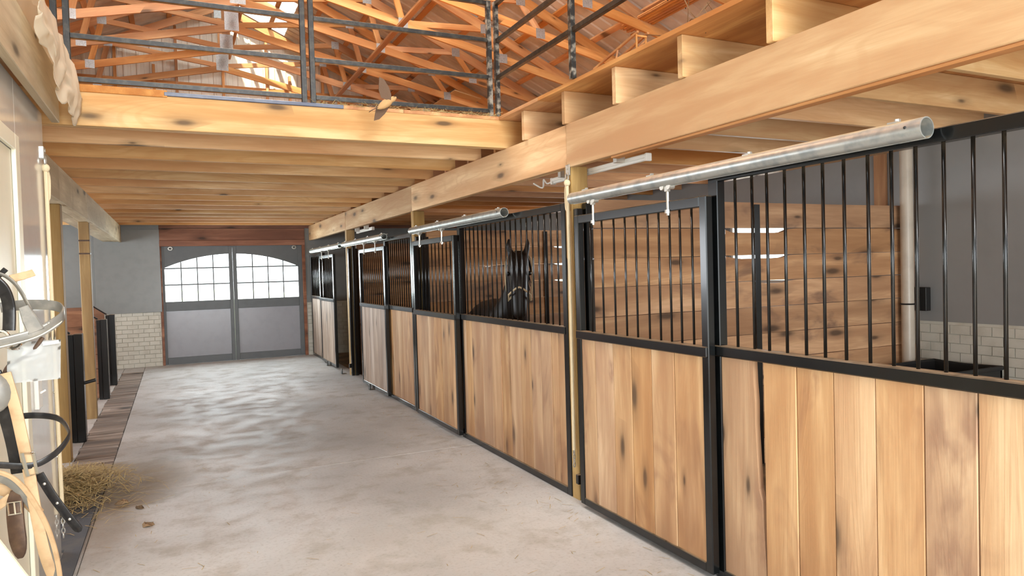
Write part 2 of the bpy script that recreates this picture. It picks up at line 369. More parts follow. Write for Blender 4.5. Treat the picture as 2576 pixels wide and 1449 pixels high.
def smooth_path(ctrl, n=8, closed=False):
    P = [Vector(p) for p in ctrl]; out = []; N = len(P)
    for i in range(N if closed else N - 1):
        p0 = P[(i - 1) % N] if closed or i > 0 else P[i]; p1 = P[i]; p2 = P[(i + 1) % N]; p3 = P[(i + 2) % N] if closed or i + 2 < N else P[min(i + 1, N - 1)]
        for k in range(n):
            t = k / n
            out.append(0.5 * (2 * p1 + (p2 - p0) * t + (2 * p0 - 5 * p1 + 4 * p2 - p3) * t * t + (3 * p1 - p0 - 3 * p2 + p3) * t ** 3))
    if not closed: out.append(P[-1])
    return out
def cyl(name, parent, m, p0, p1, r, n=12):
    return MB().tube([p0, p1], r, n).done(name, m, parent, smooth=True)
_bars = {}
def bar(parent, x, y, z0, z1, r=0.0075):
    k = round(z1 - z0, 3), r
    if k not in _bars:
        mb = MB().tube([(0, 0, -(z1 - z0) / 2), (0, 0, (z1 - z0) / 2)], r, 8); me = bm_mesh(mb.bm, 'bar', True); me.materials.append(M['black']); _bars[k] = me
    return new('bar', _bars[k], None, (x, y, (z0 + z1) / 2), None, parent)
def prism(pts2, axis, a, b):
    """closed outline pts2 in the plane normal to axis (0 x,1 y,2 z), extruded a..b"""
    bm = bmesh.new()
    def P(u, v, w): return {0: (w, u, v), 1: (u, w, v), 2: (u, v, w)}[axis]
    A = [bm.verts.new(P(u, v, a)) for u, v in pts2]; B = [bm.verts.new(P(u, v, b)) for u, v in pts2]; n = len(A)
    bm.faces.new(A[::-1]); bm.faces.new(B)
    for i in range(n): bm.faces.new((A[i], A[(i + 1) % n], B[(i + 1) % n], B[i]))
    mb = MB(); mb.bm.free(); mb.bm = bm; return mb

# ------------------------------------------------------------------ dimensions (metres)
XS = 2.60           # aisle face of the stall fronts
XB = 6.40           # barn side wall, right
XL = -4.40          # barn side wall, left
XR = 1.00           # ridge
YF, YN = 15.40, -5.0
POSTS = (0.80, 4.45, 8.17, 11.83)
ZB0, ZB1 = 2.43, 2.735   # long beams
ZJ, ZD = 2.97, 2.995     # joist top, deck top
def roofz(x): return 7.15 - 0.46 * abs(x - XR)
def chordz(x): return 5.75 - 0.222 * abs(x - XR)

# ------------------------------------------------------------------ floor
fl = empty('floor', (0.8, 5, 0), 'worn grey concrete aisle with wooden boardwalk edge and dirt stalls', 'floor', kind='structure')
ys = [YN, -1.2, 2.6, 6.35, 9.92, YF]
for i in range(len(ys) - 1):
    box('slab', fl, 'concrete', (-0.575, ys[i] + 0.002, -0.12), (XS + 0.16, ys[i + 1] - 0.002 + (0.2 if i == 4 else 0), 0.0), 0.004)
box('base', fl, 'dirt', (XL, YN, -0.2), (XB, YF, -0.06), 0)
box('stall_dirt', fl, 'dirt', (XS + 0.165, YN, -0.06), (XB, YF, -0.015), 0)
box('stall_dirt', fl, 'dirt', (XL, YN, -0.06), (-1.06, YF, -0.03), 0)
box('curb_slab', fl, 'concrete', (-1.055, YN, -0.12), (-0.93, YF, -0.006), 0.004)
y = 6.3
while y < 14.55:
    w = random.uniform(0.13, 0.17); h = random.uniform(-0.006, 0.003)
    if y < 7.2: pass
    box('boardwalk_plank', fl, 'boardwalk_x', (-0.925 + random.uniform(-.015, .01), y, -0.05), (-0.582 + random.uniform(-.004, .003), y + w - 0.008, h), 0.004)
    y += w
box('slab', fl, 'concrete', (-0.925, YN, -0.12), (-0.58, 6.28, -0.005), 0.004)
box('slab', fl, 'concrete', (-0.925, y + .004, -0.12), (-0.58, YF, -0.002), 0.004)

# ------------------------------------------------------------------ bricks helper (white painted brick wainscot)
def bricks(parent, axis, w0, w1, z0, z1, face, dirn, bw=0.185, bh=0.083, stuff=False):
    """brick courses on a wall; axis 0: wall runs along x at y=face, 1: along y at x=face; dirn: outward sign"""
    t = 0.016; row = 0; z = z0; mb = MB() if stuff else None
    while z < z1 - 0.02:
        off = 0 if row % 2 == 0 else bw / 2
        u = w0 - off
        zz = min(z + bh - 0.006, z1)
        while u < w1 - 0.01:
            a, b = max(u, w0), min(u + bw - 0.006, w1)
            if b - a > 0.02:
                pr = t + random.choice((0, 0.001, 0.002, 0.003))
                f0, f1 = sorted((face, face + dirn * pr))
                lo, hi = ((a, f0, z), (b, f1, zz)) if axis == 0 else ((f0, a, z), (f1, b, zz))
                if stuff: mb.box(lo, hi)
                else: box('brick', parent, 'brick', lo, hi, 0.003)
            u += bw
        z += bh; row += 1
    if stuff: tag(mb.done('brick_courses', 'brick', parent), kind='stuff')

# ------------------------------------------------------------------ far wall (gable end)
wf = empty('wall_far', (0.8, YF, 0), 'grey panelled end wall with white brick base and white ribbed gable', 'wall', kind='structure')
T = 0.10
DX0, DX1, DZ = -0.25, 2.45, 2.335
for a, b in ((XL, -1.365), (-1.36, DX0)): box('grey_panel', wf, 'greymetal', (a, YF, 1.10), (b, YF + T, 2.99), 0.002)
box('grey_panel', wf, 'greymetal', (DX1 + 0.06, YF, 1.12), (XB, YF + T, 2.99), 0.002)
box('mortar_bed', wf, 'mortar', (XL, YF + 0.01, -0.1), (DX0, YF + T, 1.10), 0)
box('mortar_bed', wf, 'mortar', (DX1 + 0.06, YF + 0.01, -0.1), (XB, YF + T, 1.12), 0)
bricks(wf, 0, -1.50, DX0 - 0.02, 0.0, 1.09, YF + 0.01, -1)
bricks(wf, 0, DX1 + 0.075, 3.55, 0.0, 1.11, YF + 0.01, -1)
box('loose_panel', wf, 'greymetal', (-1.36, YF - 0.035, 1.06), (DX0 + 0.005, YF - 0.02, 2.665), 0.001)
box('jamb', wf, 'header_x', (DX0 - 0.015, YF - 0.018, 0), (DX0 + 0.03, YF + T, 2.335), 0.003)
box('backing', wf, 'greymetal', (DX0, YF + 0.056, 2.3), (DX1 + 0.06, YF + T, 2.99), 0)
box('jamb', wf, 'header_x', (DX1, YF - 0.03, 0), (DX1 + 0.06, YF + T, 2.34), 0.003)
box('header_board', wf, 'header_x', (DX0, YF - 0.03, 2.45), (DX1 + 0.06, YF + 0.05, 2.685), 0.003)
box('header_board', wf, 'header_x', (DX0, YF - 0.045, DZ), (DX1 + 0.06, YF + 0.05, 2.447), 0.003)
box('header_board', wf, 'header_x', (DX0, YF - 0.02, 2.69), (XB, YF, 2.96), 0.003)
# ribbed gable sheets, each its own piece
def gable_sheet(x0, x1):
    bm = bmesh.new(); prof = []; x = x0; RS = 0.228
    while x < x1 - 1e-4:
        for dx, d in ((0.0, 0.0), (0.02, 0.02), (0.045, 0.02), (0.065, 0.0), (0.14, 0.0), (0.146, 0.004), (0.154, 0.0)):
            if x + dx < x1: prof.append((x + dx, d))
        x += RS
    prof.append((x1, 0.0))
    lo = [bm.verts.new((px, YF + 0.06 - d, 2.97)) for px, d in prof]; hi = [bm.verts.new((px, YF + 0.06 - d, roofz(px) - 0.01)) for px, d in prof]
    for i in range(len(prof) - 1): bm.faces.new((lo[i], lo[i + 1], hi[i + 1], hi[i]))
    mb = MB(); mb.bm.free(); mb.bm = bm; o = mb.done('ribbed_sheet', 'sheet', wf)
    md = o.modifiers.new('thick', 'SOLIDIFY'); md.thickness = 0.002
x = XL
while x < XB - 0.05:
    gable_sheet(x, min(x + 0.912, XB)); x += 0.912
SHORT = (-0.22, 1.03, 2.32)
for sx in (-3.2, -2.05, -0.88, -0.22, 0.18, 1.03, 1.87, 2.32, 3.0, 3.9, 4.9):
    w = 0.05
    box('stud', wf, 'timber_z', (sx - w / 2, YF - 0.07, 2.97), (sx + w / 2, YF + 0.035, (5.86 if sx in SHORT else roofz(sx) - 0.12)), 0.003)
for gz in (3.6, 4.55, 5.50):
    hw = (7.15 - gz) / 0.46 - 0.1
    box('girt', wf, 'timber_x', (max(XL, XR - hw), YF - 0.035, gz - 0.07), (min(XB, XR + hw), YF + 0.036, gz + 0.07), 0.003)

# far sliding doors
def far_door(name, x0, x1, label, left):
    d = empty(name, ((x0 + x1) / 2, YF, 0), label, 'door', kind='structure')
    fy0, fy1 = YF + 0.01, YF + 0.055
    ww = 0.072 if left else 0.075
    xi0, xi1 = (x0 + 0.055, x1 - 0.075) if left else (x0 + 0.075, x1 - 0.09)
    box('stile', d, 'doorframe', (x0, fy0, 0.004), (xi0, fy1, DZ), 0.004)
    box('stile', d, 'doorframe', (xi1, fy0, 0.004), (x1, fy1, DZ), 0.004)
    box('mid_rail', d, 'doorframe', (xi0, fy0 - 0.004, 1.06), (xi1, fy1, 1.245), 0.004)
    box('bottom_rail', d, 'doorframe', (xi0, fy0, 0.004), (xi1, fy1, 0.14), 0.004)
    box('lower_panel', d, 'doorgrey', (xi0, fy0 + 0.02, 0.14), (xi1, fy1 - 0.005, 1.06), 0.0)
    # arched head: one arc springing across both leaves
    cx, half, zs, rise = 1.075, 1.28, 1.90, 0.275
    R = (half * half + rise * rise) / (2 * rise)
    def arc(px): return zs + rise - R + math.sqrt(max(0, R * R - (px - cx) ** 2))
    N = 18; pts = [(xi0 + (xi1 - xi0) * i / N, arc(xi0 + (xi1 - xi0) * i / N)) for i in range(N + 1)]
    prism(pts + [(xi1, DZ), (xi0, DZ)], 1, fy0, fy1).done('arched_head', 'doorframe', d)
    cols = [xi0 + (xi1 - xi0) * q / 4 for q in range(5)]
    for q in range(4):
        a_, b_ = cols[q] + .002, cols[q + 1] - .002
        for z0_, z1_ in ((1.24, 1.573), (1.577, 1.898)):
            prism([(a_, z0_), (b_, z0_), (b_, min(z1_, arc(b_) + .004)), (a_, min(z1_, arc(a_) + .004))], 1, fy0 + 0.018, fy0 + 0.022).done('pane', 'glass', d)
        tp = [(b_ + (a_ - b_) * t_ / 6, max(1.9035, arc(b_ + (a_ - b_) * t_ / 6) + .002)) for t_ in range(7)]
        prism([(a_, 1.902), (b_, 1.902)] + tp, 1, fy0 + 0.018, fy0 + 0.022).done('pane', 'glass', d)
    for k in (1, 2, 3):
        px = xi0 + (xi1 - xi0) * k / 4; box('muntin', d, 'doorframe', (px - 0.011, fy0 + 0.008, 1.24), (px + 0.011, fy0 + 0.032, arc(px)), 0.001)
    for z in (1.575, 1.90):
        box('muntin', d, 'doorframe', (xi0, fy0 + 0.009, z - 0.013), (xi1, fy0 + 0.031, z + 0.013), 0.001)
    rx = x0 + 0.17 if left else x1 - 0.16
    ro = MB().tube([(rx + 0.035 * math.cos(a * PI / 8), fy0 - 0.012, 2.29 + 0.03 * math.sin(a * PI / 8)) for a in range(16)], 0.011, 6, closed=True); ro.done('roller', 'zinc', d, True)
far_door('door_1', DX0 + 0.02, 1.075, 'left leaf of grey barn door with arched bright window and shiny lower panel', True)
far_door('door_2', 1.078, DX1, 'right leaf of grey barn door with arched bright window beside stalls', False)

# outside beyond the doors
gr = box('ground', None, 'grass', (-60, YF + 0.3, -0.6), (60, 120, -0.08), 0); tag(gr, 'sunlit pale yard seen through the far door windows', 'ground', kind='structure')
box('ground', None, 'concrete', (-30, -40, -0.6), (30, YN - 0.05, -0.1), 0)
tag(bpy.data.objects['ground.001'], 'pale gravel yard behind the camera outside the front door', 'ground', kind='structure')

# ------------------------------------------------------------------ side walls
wr = empty('wall_right', (XB, 5, 0), 'dark grey metal outer wall behind the horse stalls', 'wall', kind='structure')
WIN = [(5.98, 6.92, 1.44, 2.28), (10.7, 11.6, 1.40, 2.20), (14.2, 15.1, 1.45, 2.2)]
def wall_y(parent, xf, xb, y0, y1, z0, z1, wins, m):
    yy = y0
    for (a, b, c, d) in wins:
        if yy < a: box('grey_panel', parent, m, (xf, yy, z0), (xb, a, z1), 0)
        box('grey_panel', parent, m, (xf, a, z0), (xb, b, c), 0); box('grey_panel', parent, m, (xf, a, d), (xb, b, z1), 0); yy = b
    if yy < y1: box('grey_panel', parent, m, (xf, yy, z0), (xb, y1, z1), 0)
wall_y(wr, XB, XB + 0.1, YN, YF + 0.1, 1.10, 2.99, WIN, 'stallmetal')
box('mortar_bed', wr, 'mortar', (XB + 0.005, YN, -0.1), (XB + 0.1, YF + 0.1, 1.10), 0)
bricks(wr, 1, 1.5, 4.40, 0.0, 1.09, XB + 0.005, -1, stuff=True)
bricks(wr, 1, 11.9, YF, 0.0, 1.09, XB + 0.005, -1, stuff=True)
box('stud', wr, 'timber_z', (XB - 0.03, 4.70, 1.9), (XB, 4.83, 2.97), 0.003)
box('sheet', wr, 'roofsheet', (XB + 0.02, YN, 2.99), (XB + 0.05, YF, 4.68), 0)
for i, (a, b, c, d) in enumerate(WIN):
    w = empty('window_%d' % (i + 1), (XB + 0.05, (a + b) / 2, c), 'bright stall window behind the plank partitions, seen through the gaps', 'window', kind='structure')
    for p, q in (((a, c), (a + .04, d)), ((b - .04, c), (b, d)), ((a, c), (b, c + .04)), ((a, d - .04), (b, d)), (((a + b) / 2 - .012, c), ((a + b) / 2 + .012, d))):
        box('window_frame', w, 'white', (XB + 0.02, p[0], p[1]), (XB + 0.08, q[0], q[1]), 0.002)
    box('pane', w, 'glass', (XB + 0.045, a, c), (XB + 0.049, b, d), 0)
wl = empty('wall_left', (XL, 5, 0), 'dark outer wall behind the low standing stalls', 'wall', kind='structure')
box('grey_panel', wl, 'stallmetal', (XL - 0.1, 1.2, -0.1), (XL, YF + 0.1, 2.99), 0)
box('grey_panel', wl, 'stallmetal', (XL - 0.1, YN, 3.05), (XL, 1.2, 4.66), 0)
box('sheet', wl, 'roofsheet', (XL - 0.05, 1.2, 2.99), (XL - 0.02, YF, 4.68), 0)
wn_ = empty('wall_near', (0.8, YN, 0), 'front end wall behind the camera with open doorway', 'wall', kind='structure')
for a, b in (((XL, 0), (-1.4, 3.2)), ((3.2, 0), (XB, 3.2)), ((XL, 3.2), (XB, 3.4)), ((XL, 3.4), (-1.1, 4.66)), ((2.7, 3.4), (XB, 4.66))):
    box('grey_panel', wn_, 'stallmetal', (a[0], YN - 0.05, a[1]), (b[0], YN, b[1]), 0)
prism([(-1.1, 6.0), (2.7, 6.0), (2.7, 4.66), (XB, 4.66), (XR, 7.15), (XL, 4.66), (-1.1, 4.66)], 1, YN - 0.05, YN).done('gable_panel', 'stallmetal', wn_)

# ------------------------------------------------------------------ tack room wall, near left
XT, YT = -0.70, 5.16
wt = empty('wall_left_near', (XT, 4.0, 0), 'glossy pale metal tack room wall at the left edge, reflecting the far door', 'wall', kind='structure')
box('gloss_panel', wt, 'tackwall', (XT - 0.08, 4.30, -0.02), (XT, YT, ZB1), 0.002)
box('gloss_panel', wt, 'tackwall', (XT - 0.08, 1.9, 2.45), (XT, 4.296, ZB1), 0.002)
box('end_panel', wt, 'stallmetal', (-3.6, YT - 0.08, -0.02), (XT - 0.082, YT, ZB1), 0)
box('end_panel', wt, 'stallmetal', (-3.6, 1.9, -0.02), (XT - 0.082, 1.98, ZB1), 0)
for z in (0.62, 1.02, 2.37): MB().sphere((XT + 0.003, YT - 0.03 if z < 2 else 4.36, z), 0.007, seg=8).done('screw', 'zinc', wt, True)
d3 = empty('door_3', (XT, 3.6, 0), 'plain cream tack room door in the glossy wall', 'door', kind='structure')
box('door_leaf', d3, 'cream', (XT - 0.06, 1.95, 0.0), (XT - 0.005, 4.2, 2.36), 0.003)
box('casing', d3, 'cream', (XT - 0.005, 4.2, 0.0), (XT + 0.016, 4.30, 2.44), 0.003)
box('casing', d3, 'cream', (XT - 0.005, 1.95, 2.36), (XT + 0.016, 4.2, 2.44), 0.003)

# ------------------------------------------------------------------ ceiling: loft floor framing
cl = empty('ceiling', (0.8, 9, ZB1), 'pine joists and boards of the hay loft floor overhead', 'ceiling', kind='structure')
YR = 5.47
box('rim_joist', cl, 'pine_x', (-0.90, YR, ZB1), (2.86, YR + 0.045, ZJ), 0.003)
k = 1
while YR + 0.685 * k < YF - 0.1:
    yj = YR + 0.685 * k
    box('joist', cl, 'pine_x', (XL, yj, ZB1), (2.66, yj + 0.045, ZJ), 0.003); k += 1
box('joist', cl, 'pine_x', (XL, YR + 0.05, ZB1), (2.60, YR + 0.095, ZJ), 0.003)
SJ = [5.12 - 0.652 * i for i in range(0, 13)] + [5.12 + 0.652 * i for i in range(1, 16)]
for yj in SJ:
    if yj < YN + .1 or yj > YF - .1: continue
    x0 = 2.575 if yj < YR else 2.68
    box('joist', cl, 'pine_x' if yj < YR else 'timber_x', (x0, yj - 0.045 if yj < YR else yj + 0.1, ZB1 + 0.002), (XB, yj if yj < YR else yj + 0.145, ZJ), 0.003)
# deck boards: sheet goods, each sheet its own piece
def deck(x0, x1, y0, y1):
    x = x0
    while x < x1 - 0.01:
        xe = min(x + 1.22, x1); y = y0
        while y < y1 - 0.01:
            ye = min(y + 2.44, y1)
            box('deck_sheet', cl, 'osb', (x + .001, y + .001, ZJ + 0.001), (xe - .001, ye - .001, ZD + 0.004), 0.001); y = ye
        x = xe
deck(2.535, XB, YN, YR)
deck(XL, XB, YR, YF)
deck(XL, -0.62, 1.5, YR)
box('rim_joist', cl, 'beamleft_y', (-0.665, 1.5, ZB1 - 0.03), (-0.62, 5.27, ZD + 0.03), 0.004)
box('edge_strip', cl, 'osb', (-0.62, YR - 0.012, ZJ - 0.012), (0.0, YR - 0.001, ZD + 0.012), 0.002)

# long beams
rb = empty('support_beam', (XS + 0.05, 8, ZB0), 'long yellow pine beam carrying the loft above the horse stalls', 'beam', kind='structure')
cuts = [-1.0, 4.45, 8.17, 11.83, YF - 0.03]
for i in range(4):
    o = 0.006 if i == 0 else (0.0 if i % 2 else -0.004)
    box('beam_board', rb, 'pine_y', (XS - o, cuts[i] + .002, ZB0 - (0.008 if i == 0 else 0)), (XS + 0.045 - o, cuts[i + 1] - .002, ZB1), 0.004)
    box('beam_board', rb, 'pine_y', (XS + 0.047, cuts[i] + .002, ZB0 + 0.004), (XS + 0.09, cuts[i + 1] - .002, ZB1), 0.004)
box('wane', rb, 'timber_y', (XS + 0.008, 1.0, ZB0 - 0.022), (XS + 0.075, 3.9, ZB0 - 0.007), 0.004)
lb = empty('support_beam', (-1.05, 10, ZB0), 'greyish boxed beam on two posts above the boardwalk', 'beam', kind='structure')
for a, b in ((5.3, 7.4), (7.403, 9.6), (9.603, 12.1), (12.103, 14.6), (14.603, YF - 0.05)):
    box('beam_board', lb, 'beamleft_y', (-0.935, a, ZB0 - 0.01), (-0.895, b, ZB1), 0.003)
    box('beam_board', lb, 'beamleft_y', (-1.03, a, ZB0), (-0.94, b, ZB1), 0.003)
    box('beam_board', lb, 'beamleft_y', (-1.20, a, ZB0 + 0.005), (-1.04, b, ZB1), 0.003)

# posts
def post(x0, x1, y0, y1, z1, label, group='wooden posts of the aisle'):
    p = box('wooden_post', None, 'treated_z', (x0, y0, -0.02), (x1, y1, z1), 0.005); tag(p, label, 'post', group); return p
post(XS + 0.002, XS + 0.14, 4.40, 4.50, ZB0, 'yellowish square post beside the nearest stall door with a white rope')
post(XS + 0.002, XS + 0.14, 8.12, 8.22, ZB0, 'yellowish square post between horse stall and next door')
post(XS + 0.002, XS + 0.14, 11.78, 11.88, ZB0, 'farthest yellowish post on the stall side beside an open doorway')
post(XS + 0.002, XS + 0.14, 0.75, 0.85, ZB0, 'yellowish post at near end of the nearest stall, outside the frame')
post(-1.06, -0.945, 7.78, 7.92, ZB0, 'scarred yellowish post partly behind the glossy wall and straw')
post(-1.045, -0.93, 10.08, 10.2, ZB0, 'yellowish post with two dark bands standing by the boardwalk')
for z in (2.03, 2.17): pass
bands = bpy.data.objects['wooden_post.005']
for z in (2.03, 2.19):
    mb = MB(); mb.box((-1.047, 10.078, z), (-0.928, 10.202, z + 0.018)); mb.done('saw_line', 'leather_brown', bands)

# ------------------------------------------------------------------ roof
rf = empty('roof', (XR, 5, 7.15), 'metal roof with purlins and orange timber scissor trusses', 'roof', kind='structure')
ADDED_SKY = (1.05, 2.2, 13.2, 15.1)  # clear roof panel added so the sun makes a bright patch on the gable
def roof_sheet(side, y0, y1, m='roofsheet', x0=None, x1=None):
    xr, xe = (XR, XB + 0.3) if side > 0 else (XR, XL - 0.3)
    if x0 is not None: xr, xe = x0, x1
    prof = []; y = y0
    while y < y1 - 1e-4:
        for dy, d in ((0, 0), (.02, .02), (.045, .02), (.065, 0)):
            if y + dy < y1: prof.append((y + dy, d))
        y += 0.228
    prof.append((y1, 0)); bm = bmesh.new()
    A = [bm.verts.new((xr, py, roofz(xr) + d)) for py, d in prof]; B = [bm.verts.new((xe, py, roofz(xe) + d)) for py, d in prof]
    for i in range(len(prof) - 1): bm.faces.new((A[i], A[i + 1], B[i + 1], B[i]))
    mb = MB(); mb.bm.free(); mb.bm = bm; o = mb.done('roof_sheet' if m == 'roofsheet' else 'added_skylight', m, rf)
    md = o.modifiers.new('thick', 'SOLIDIFY'); md.thickness = 0.002
y = YN
while y < YF + 0.1:
    ye = y + 0.912
    if ADDED_SKY[2] - 0.02 < y < ADDED_SKY[3] - 0.1:
        roof_sheet(1, y, ye, 'added_skylight', XR, ADDED_SKY[1]); roof_sheet(1, y, ye, 'roofsheet', ADDED_SKY[1], XB + 0.3)
    else: roof_sheet(1, y, ye)
    roof_sheet(-1, y, ye); y = ye
for side in (1, -1):
    d = 0.30
    while d < (5.5 if side > 0 else 5.5):
        px = XR + side * d; nz = roofz(px)
        inn = Vector((-0.46 * side, 0, -1)).normalized()
        c = Vector((px, 0, nz)) + inn * 0.02
        beam('purlin', rf, 'timber_x', (c.x, YN, c.z - .0), (c.x, YF + 0.03, c.z), 0.085, 0.038, upv=-inn, bev=0.002)
        d += 0.62
def truss(yt):
    t = empty('roof_truss', (XR, yt, 5.75), parent=rf)
    zt = lambda x: roofz(x) - 0.055
    for s in (1, -1):
        xe = XB - 0.02 if s > 0 else XL + 0.02
        n = Vector((-0.46 * s, 0, -1)).normalized()
        a = Vector((XR + 0.002 * s, yt, zt(XR))) + n * 0.07; b = Vector((xe, yt, zt(xe))) + n * 0.07
        beam('top_chord', t, 'timber_x', a, b, 0.038, 0.14, upv=-n)
        n2 = Vector((-0.222 * s, 0, -1)).normalized()
        a2 = Vector((XR + 0.002 * s, yt, chordz(XR))) - n2 * 0.06; b2 = Vector((xe - 0.25 * s, yt, chordz(xe - 0.25 * s))) - n2 * 0.06
        beam('bottom_chord', t, 'timber_x', a2, b2, 0.038, 0.12, upv=-n2)
        N = [(XR + s * 0.03, 5.85), (XR + s * 1.95, zt(XR + s * 1.95) - 0.10), (XR + s * 2.15, chordz(XR + 2.15 * s) + 0.07), (XR + s * 3.45, zt(XR + 3.45 * s) - 0.1), (XR + s * 3.75, chordz(XR + 3.75 * s) + 0.07)]
        for (p, q) in ((0, 1), (1, 2), (2, 3), (3, 4)):
            beam('web', t, 'timber_x', (N[p][0], yt, N[p][1]), (N[q][0], yt, N[q][1]), 0.036, 0.088, upv=(0, 0, 1) if abs(N[p][0] - N[q][0]) > .5 else (1, 0, 0))
        for (px, pz) in N[1:]:
            box('gusset_plate', t, 'plate', (px - .07, yt - 0.0215, pz - .07), (px + .07, yt - 0.0195, pz + .07), 0)
    beam('web', t, 'timber_x', (XR, yt + 0.001, 5.77), (XR, yt + 0.001, 6.98), 0.036, 0.14, upv=(1, 0, 0))
    box('gusset_plate', t, 'plate', (XR - 0.11, yt - 0.0225, 5.76), (XR + 0.11, yt - 0.0200, 6.08), 0)
    box('gusset_plate', t, 'plate', (XR - 0.12, yt - 0.0225, 6.78), (XR + 0.12, yt - 0.0200, 7.0), 0)
yt = 9.12
ty = [15.02 - 1.245 * i for i in range(0, 12)]
for y in ty:
    truss(y)
for xx in (3.08,):
    beam('lateral_brace', rf, 'timber_x', (xx, 3.0, chordz(xx) - 0.022), (xx, YF - 0.1, chordz(xx) - 0.022), 0.088, 0.036)
beam('lateral_brace', rf, 'timber_x', (XR + 0.16, 3.0, 6.12), (XR + 0.16, YF - 0.1, 6.12), 0.036, 0.088)

# ------------------------------------------------------------------ stall fronts
XF0, XF1 = XS - 0.002, XS + 0.052
ZM0, ZM1 = 1.205, 1.262
def planks_z(parent, x0, x1, edges, z0, z1, m='oak_z'):
    for a, b in zip(edges[:-1], edges[1:]):
        lo, hi = sorted((a, b)); j = random.uniform(-0.002, 0.003)
        box('plank', parent, m, (x0 + j, lo + 0.002, z0), (x1 + j, hi - 0.002, z1), 0.003)
def stall_panel(y0, y1, edges, nbars, label, bars=None, waney=False, ztop=2.175, wm='oak_z'):
    p = empty('stall_panel', (XS, (y0 + y1) / 2, 0), label, 'stall panel', 'fixed stall fronts')
    box('post', p, 'black', (XF0, y1 - 0.072, 0), (XF1, y1, ztop), 0.004)
    box('post', p, 'black', (XF0, y0, 0), (XF1, y0 + 0.06, ztop), 0.004)
    box('top_rail', p, 'black', (XF0, y0 + .06, ztop - 0.055), (XF1, y1 - .072, ztop), 0.004)
    box('mid_rail', p, 'black', (XF0 - 0.010, y0 + .03, ZM0), (XF1, y1 - .03, ZM1), 0.005)
    box('bottom_rail', p, 'black', (XF0, y0 + .06, 0.0), (XF1, y1 - .072, 0.055), 0.004)
    if bars is None: bars = [y0 + .06 + (y1 - y0 - .132) * (i + 1) / (nbars + 1) for i in range(nbars)]
    for b in bars: bar(p, XS + 0.025, b, ZM1 - 0.005, ztop - 0.05)
    for a, b in zip(edges[:-1], edges[1:]):
        lo, hi = sorted((a, b))
        if waney and abs(hi - 2.893) < 0.01: continue
        j = random.uniform(-0.002, 0.003)
        box('plank', p, wm, (XS + 0.008 + j, lo + 0.002, 0.055), (XS + 0.042 + j, hi - 0.002, ZM0), 0.003)
    if waney:
        left = [(2.893, 0.055), (2.893, ZM0)]
        right = [(2.672, ZM0), (2.668, 1.1), (2.66, 1.0), (2.662, 0.88), (2.655, 0.75), (2.648, 0.62), (2.645, 0.56), (2.625, 0.50), (2.622, 0.40), (2.616, 0.3), (2.607, 0.2), (2.604, 0.055)]
        prism(left + right, 0, XS + 0.008, XS + 0.04).done('plank', 'oak_z', p)
    return p
edA = [2.893, 2.637, 2.602, 2.398, 2.192, 1.985, 1.774, 1.571, 1.36, 1.15, 0.95, 0.90]
edA = edA[:1] + [2.602] + edA[3:]
barsA = [2.789, 2.672, 2.574, 2.462, 2.349, 2.244, 2.134, 2.017, 1.91, 1.806, 1.695, 1.586, 1.48, 1.375, 1.27, 1.165, 1.06, 0.955]
stall_panel(0.86, 2.965, edA, 0, 'nearest stall front panel, cut off by the right picture edge', barsA, True, 2.185)
edB = [4.55, 4.673, 4.781, 4.953, 5.135, 5.328, 5.542, 5.718, 5.912, 6.147, 6.397, 6.55, 6.63]
stall_panel(4.505, 6.70, edB, 19, 'stall front panel with the dark horse standing behind its bars')
edC = [8.28, 8.52, 8.74, 8.98, 9.2, 9.45]
stall_panel(8.225, 9.50, edC, 11, 'narrow stall front panel between two sliding doors, beyond the horse stall')
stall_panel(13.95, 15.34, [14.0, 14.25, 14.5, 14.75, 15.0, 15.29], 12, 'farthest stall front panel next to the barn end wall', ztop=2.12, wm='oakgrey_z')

def stall_door(y0, y1, edges, bars, label, track, trol, group='sliding stall doors', wm='oak_z'):
    X0, X1 = XS - 0.062, XS - 0.014
    d = empty('sliding_door', (XS - 0.04, (y0 + y1) / 2, 0), label, 'stall door', group)
    zt = 2.06
    box('stile', d, 'black', (X0, y0, 0.03), (X1, y0 + 0.055, zt), 0.005)
    box('stile', d, 'black', (X0, y1 - 0.055, 0.03), (X1, y1, zt), 0.005)
    box('top_rail', d, 'black', (X0, y0 + .055, zt - 0.058), (X1, y1 - .055, zt), 0.005)
    box('mid_rail', d, 'black', (X0 - 0.012, y0 + .005, ZM0 - 0.005), (X1, y1 - .005, ZM1 - 0.005), 0.005)
    box('bottom_rail', d, 'black', (X0, y0 + .055, 0.03), (X1, y1 - .055, 0.082), 0.004)
    for b in bars: bar(d, (X0 + X1) / 2, b, ZM1 - 0.01, zt - 0.055, 0.0068)
    planks_z(d, X0 + 0.010, X1 - 0.006, edges, 0.08, ZM0 - 0.004, wm)
    for ty_ in trol:
        t = MB()
        zc = 2.125
        t.tube([(XS - 0.062, ty_, zc - 0.145), (XS - 0.062, ty_, zc)], 0.008, 8)
        t.box((XS - 0.075, ty_ - 0.014, zc - 0.012), (XS - 0.05, ty_ + 0.014, zc + 0.022), 0.003)
        t.tube([(XS - 0.066, ty_, zc - 0.135), (XS - 0.064, ty_, zc - 0.115)], 0.015, 6)
        to = t.done('trolley', 'zinc', d, True)
        for q in (-0.03, 0.03): MB().tube([(XS - 0.082, ty_ + q, zc + 0.016), (XS - 0.045, ty_ + q, zc + 0.016)], 0.017, 10).done('wheel', 'zinc', to, True)
    return d
stall_door(2.915, 4.275, [2.97, 3.219, 3.432, 3.637, 3.837, 4.054, 4.225], [3.957, 3.817, 3.692, 3.577, 3.456, 3.349, 3.249, 3.158, 3.057, 4.10],
           'nearest sliding stall door, black barred with tan planks, left of cut-off panel', None, (3.23, 4.02))
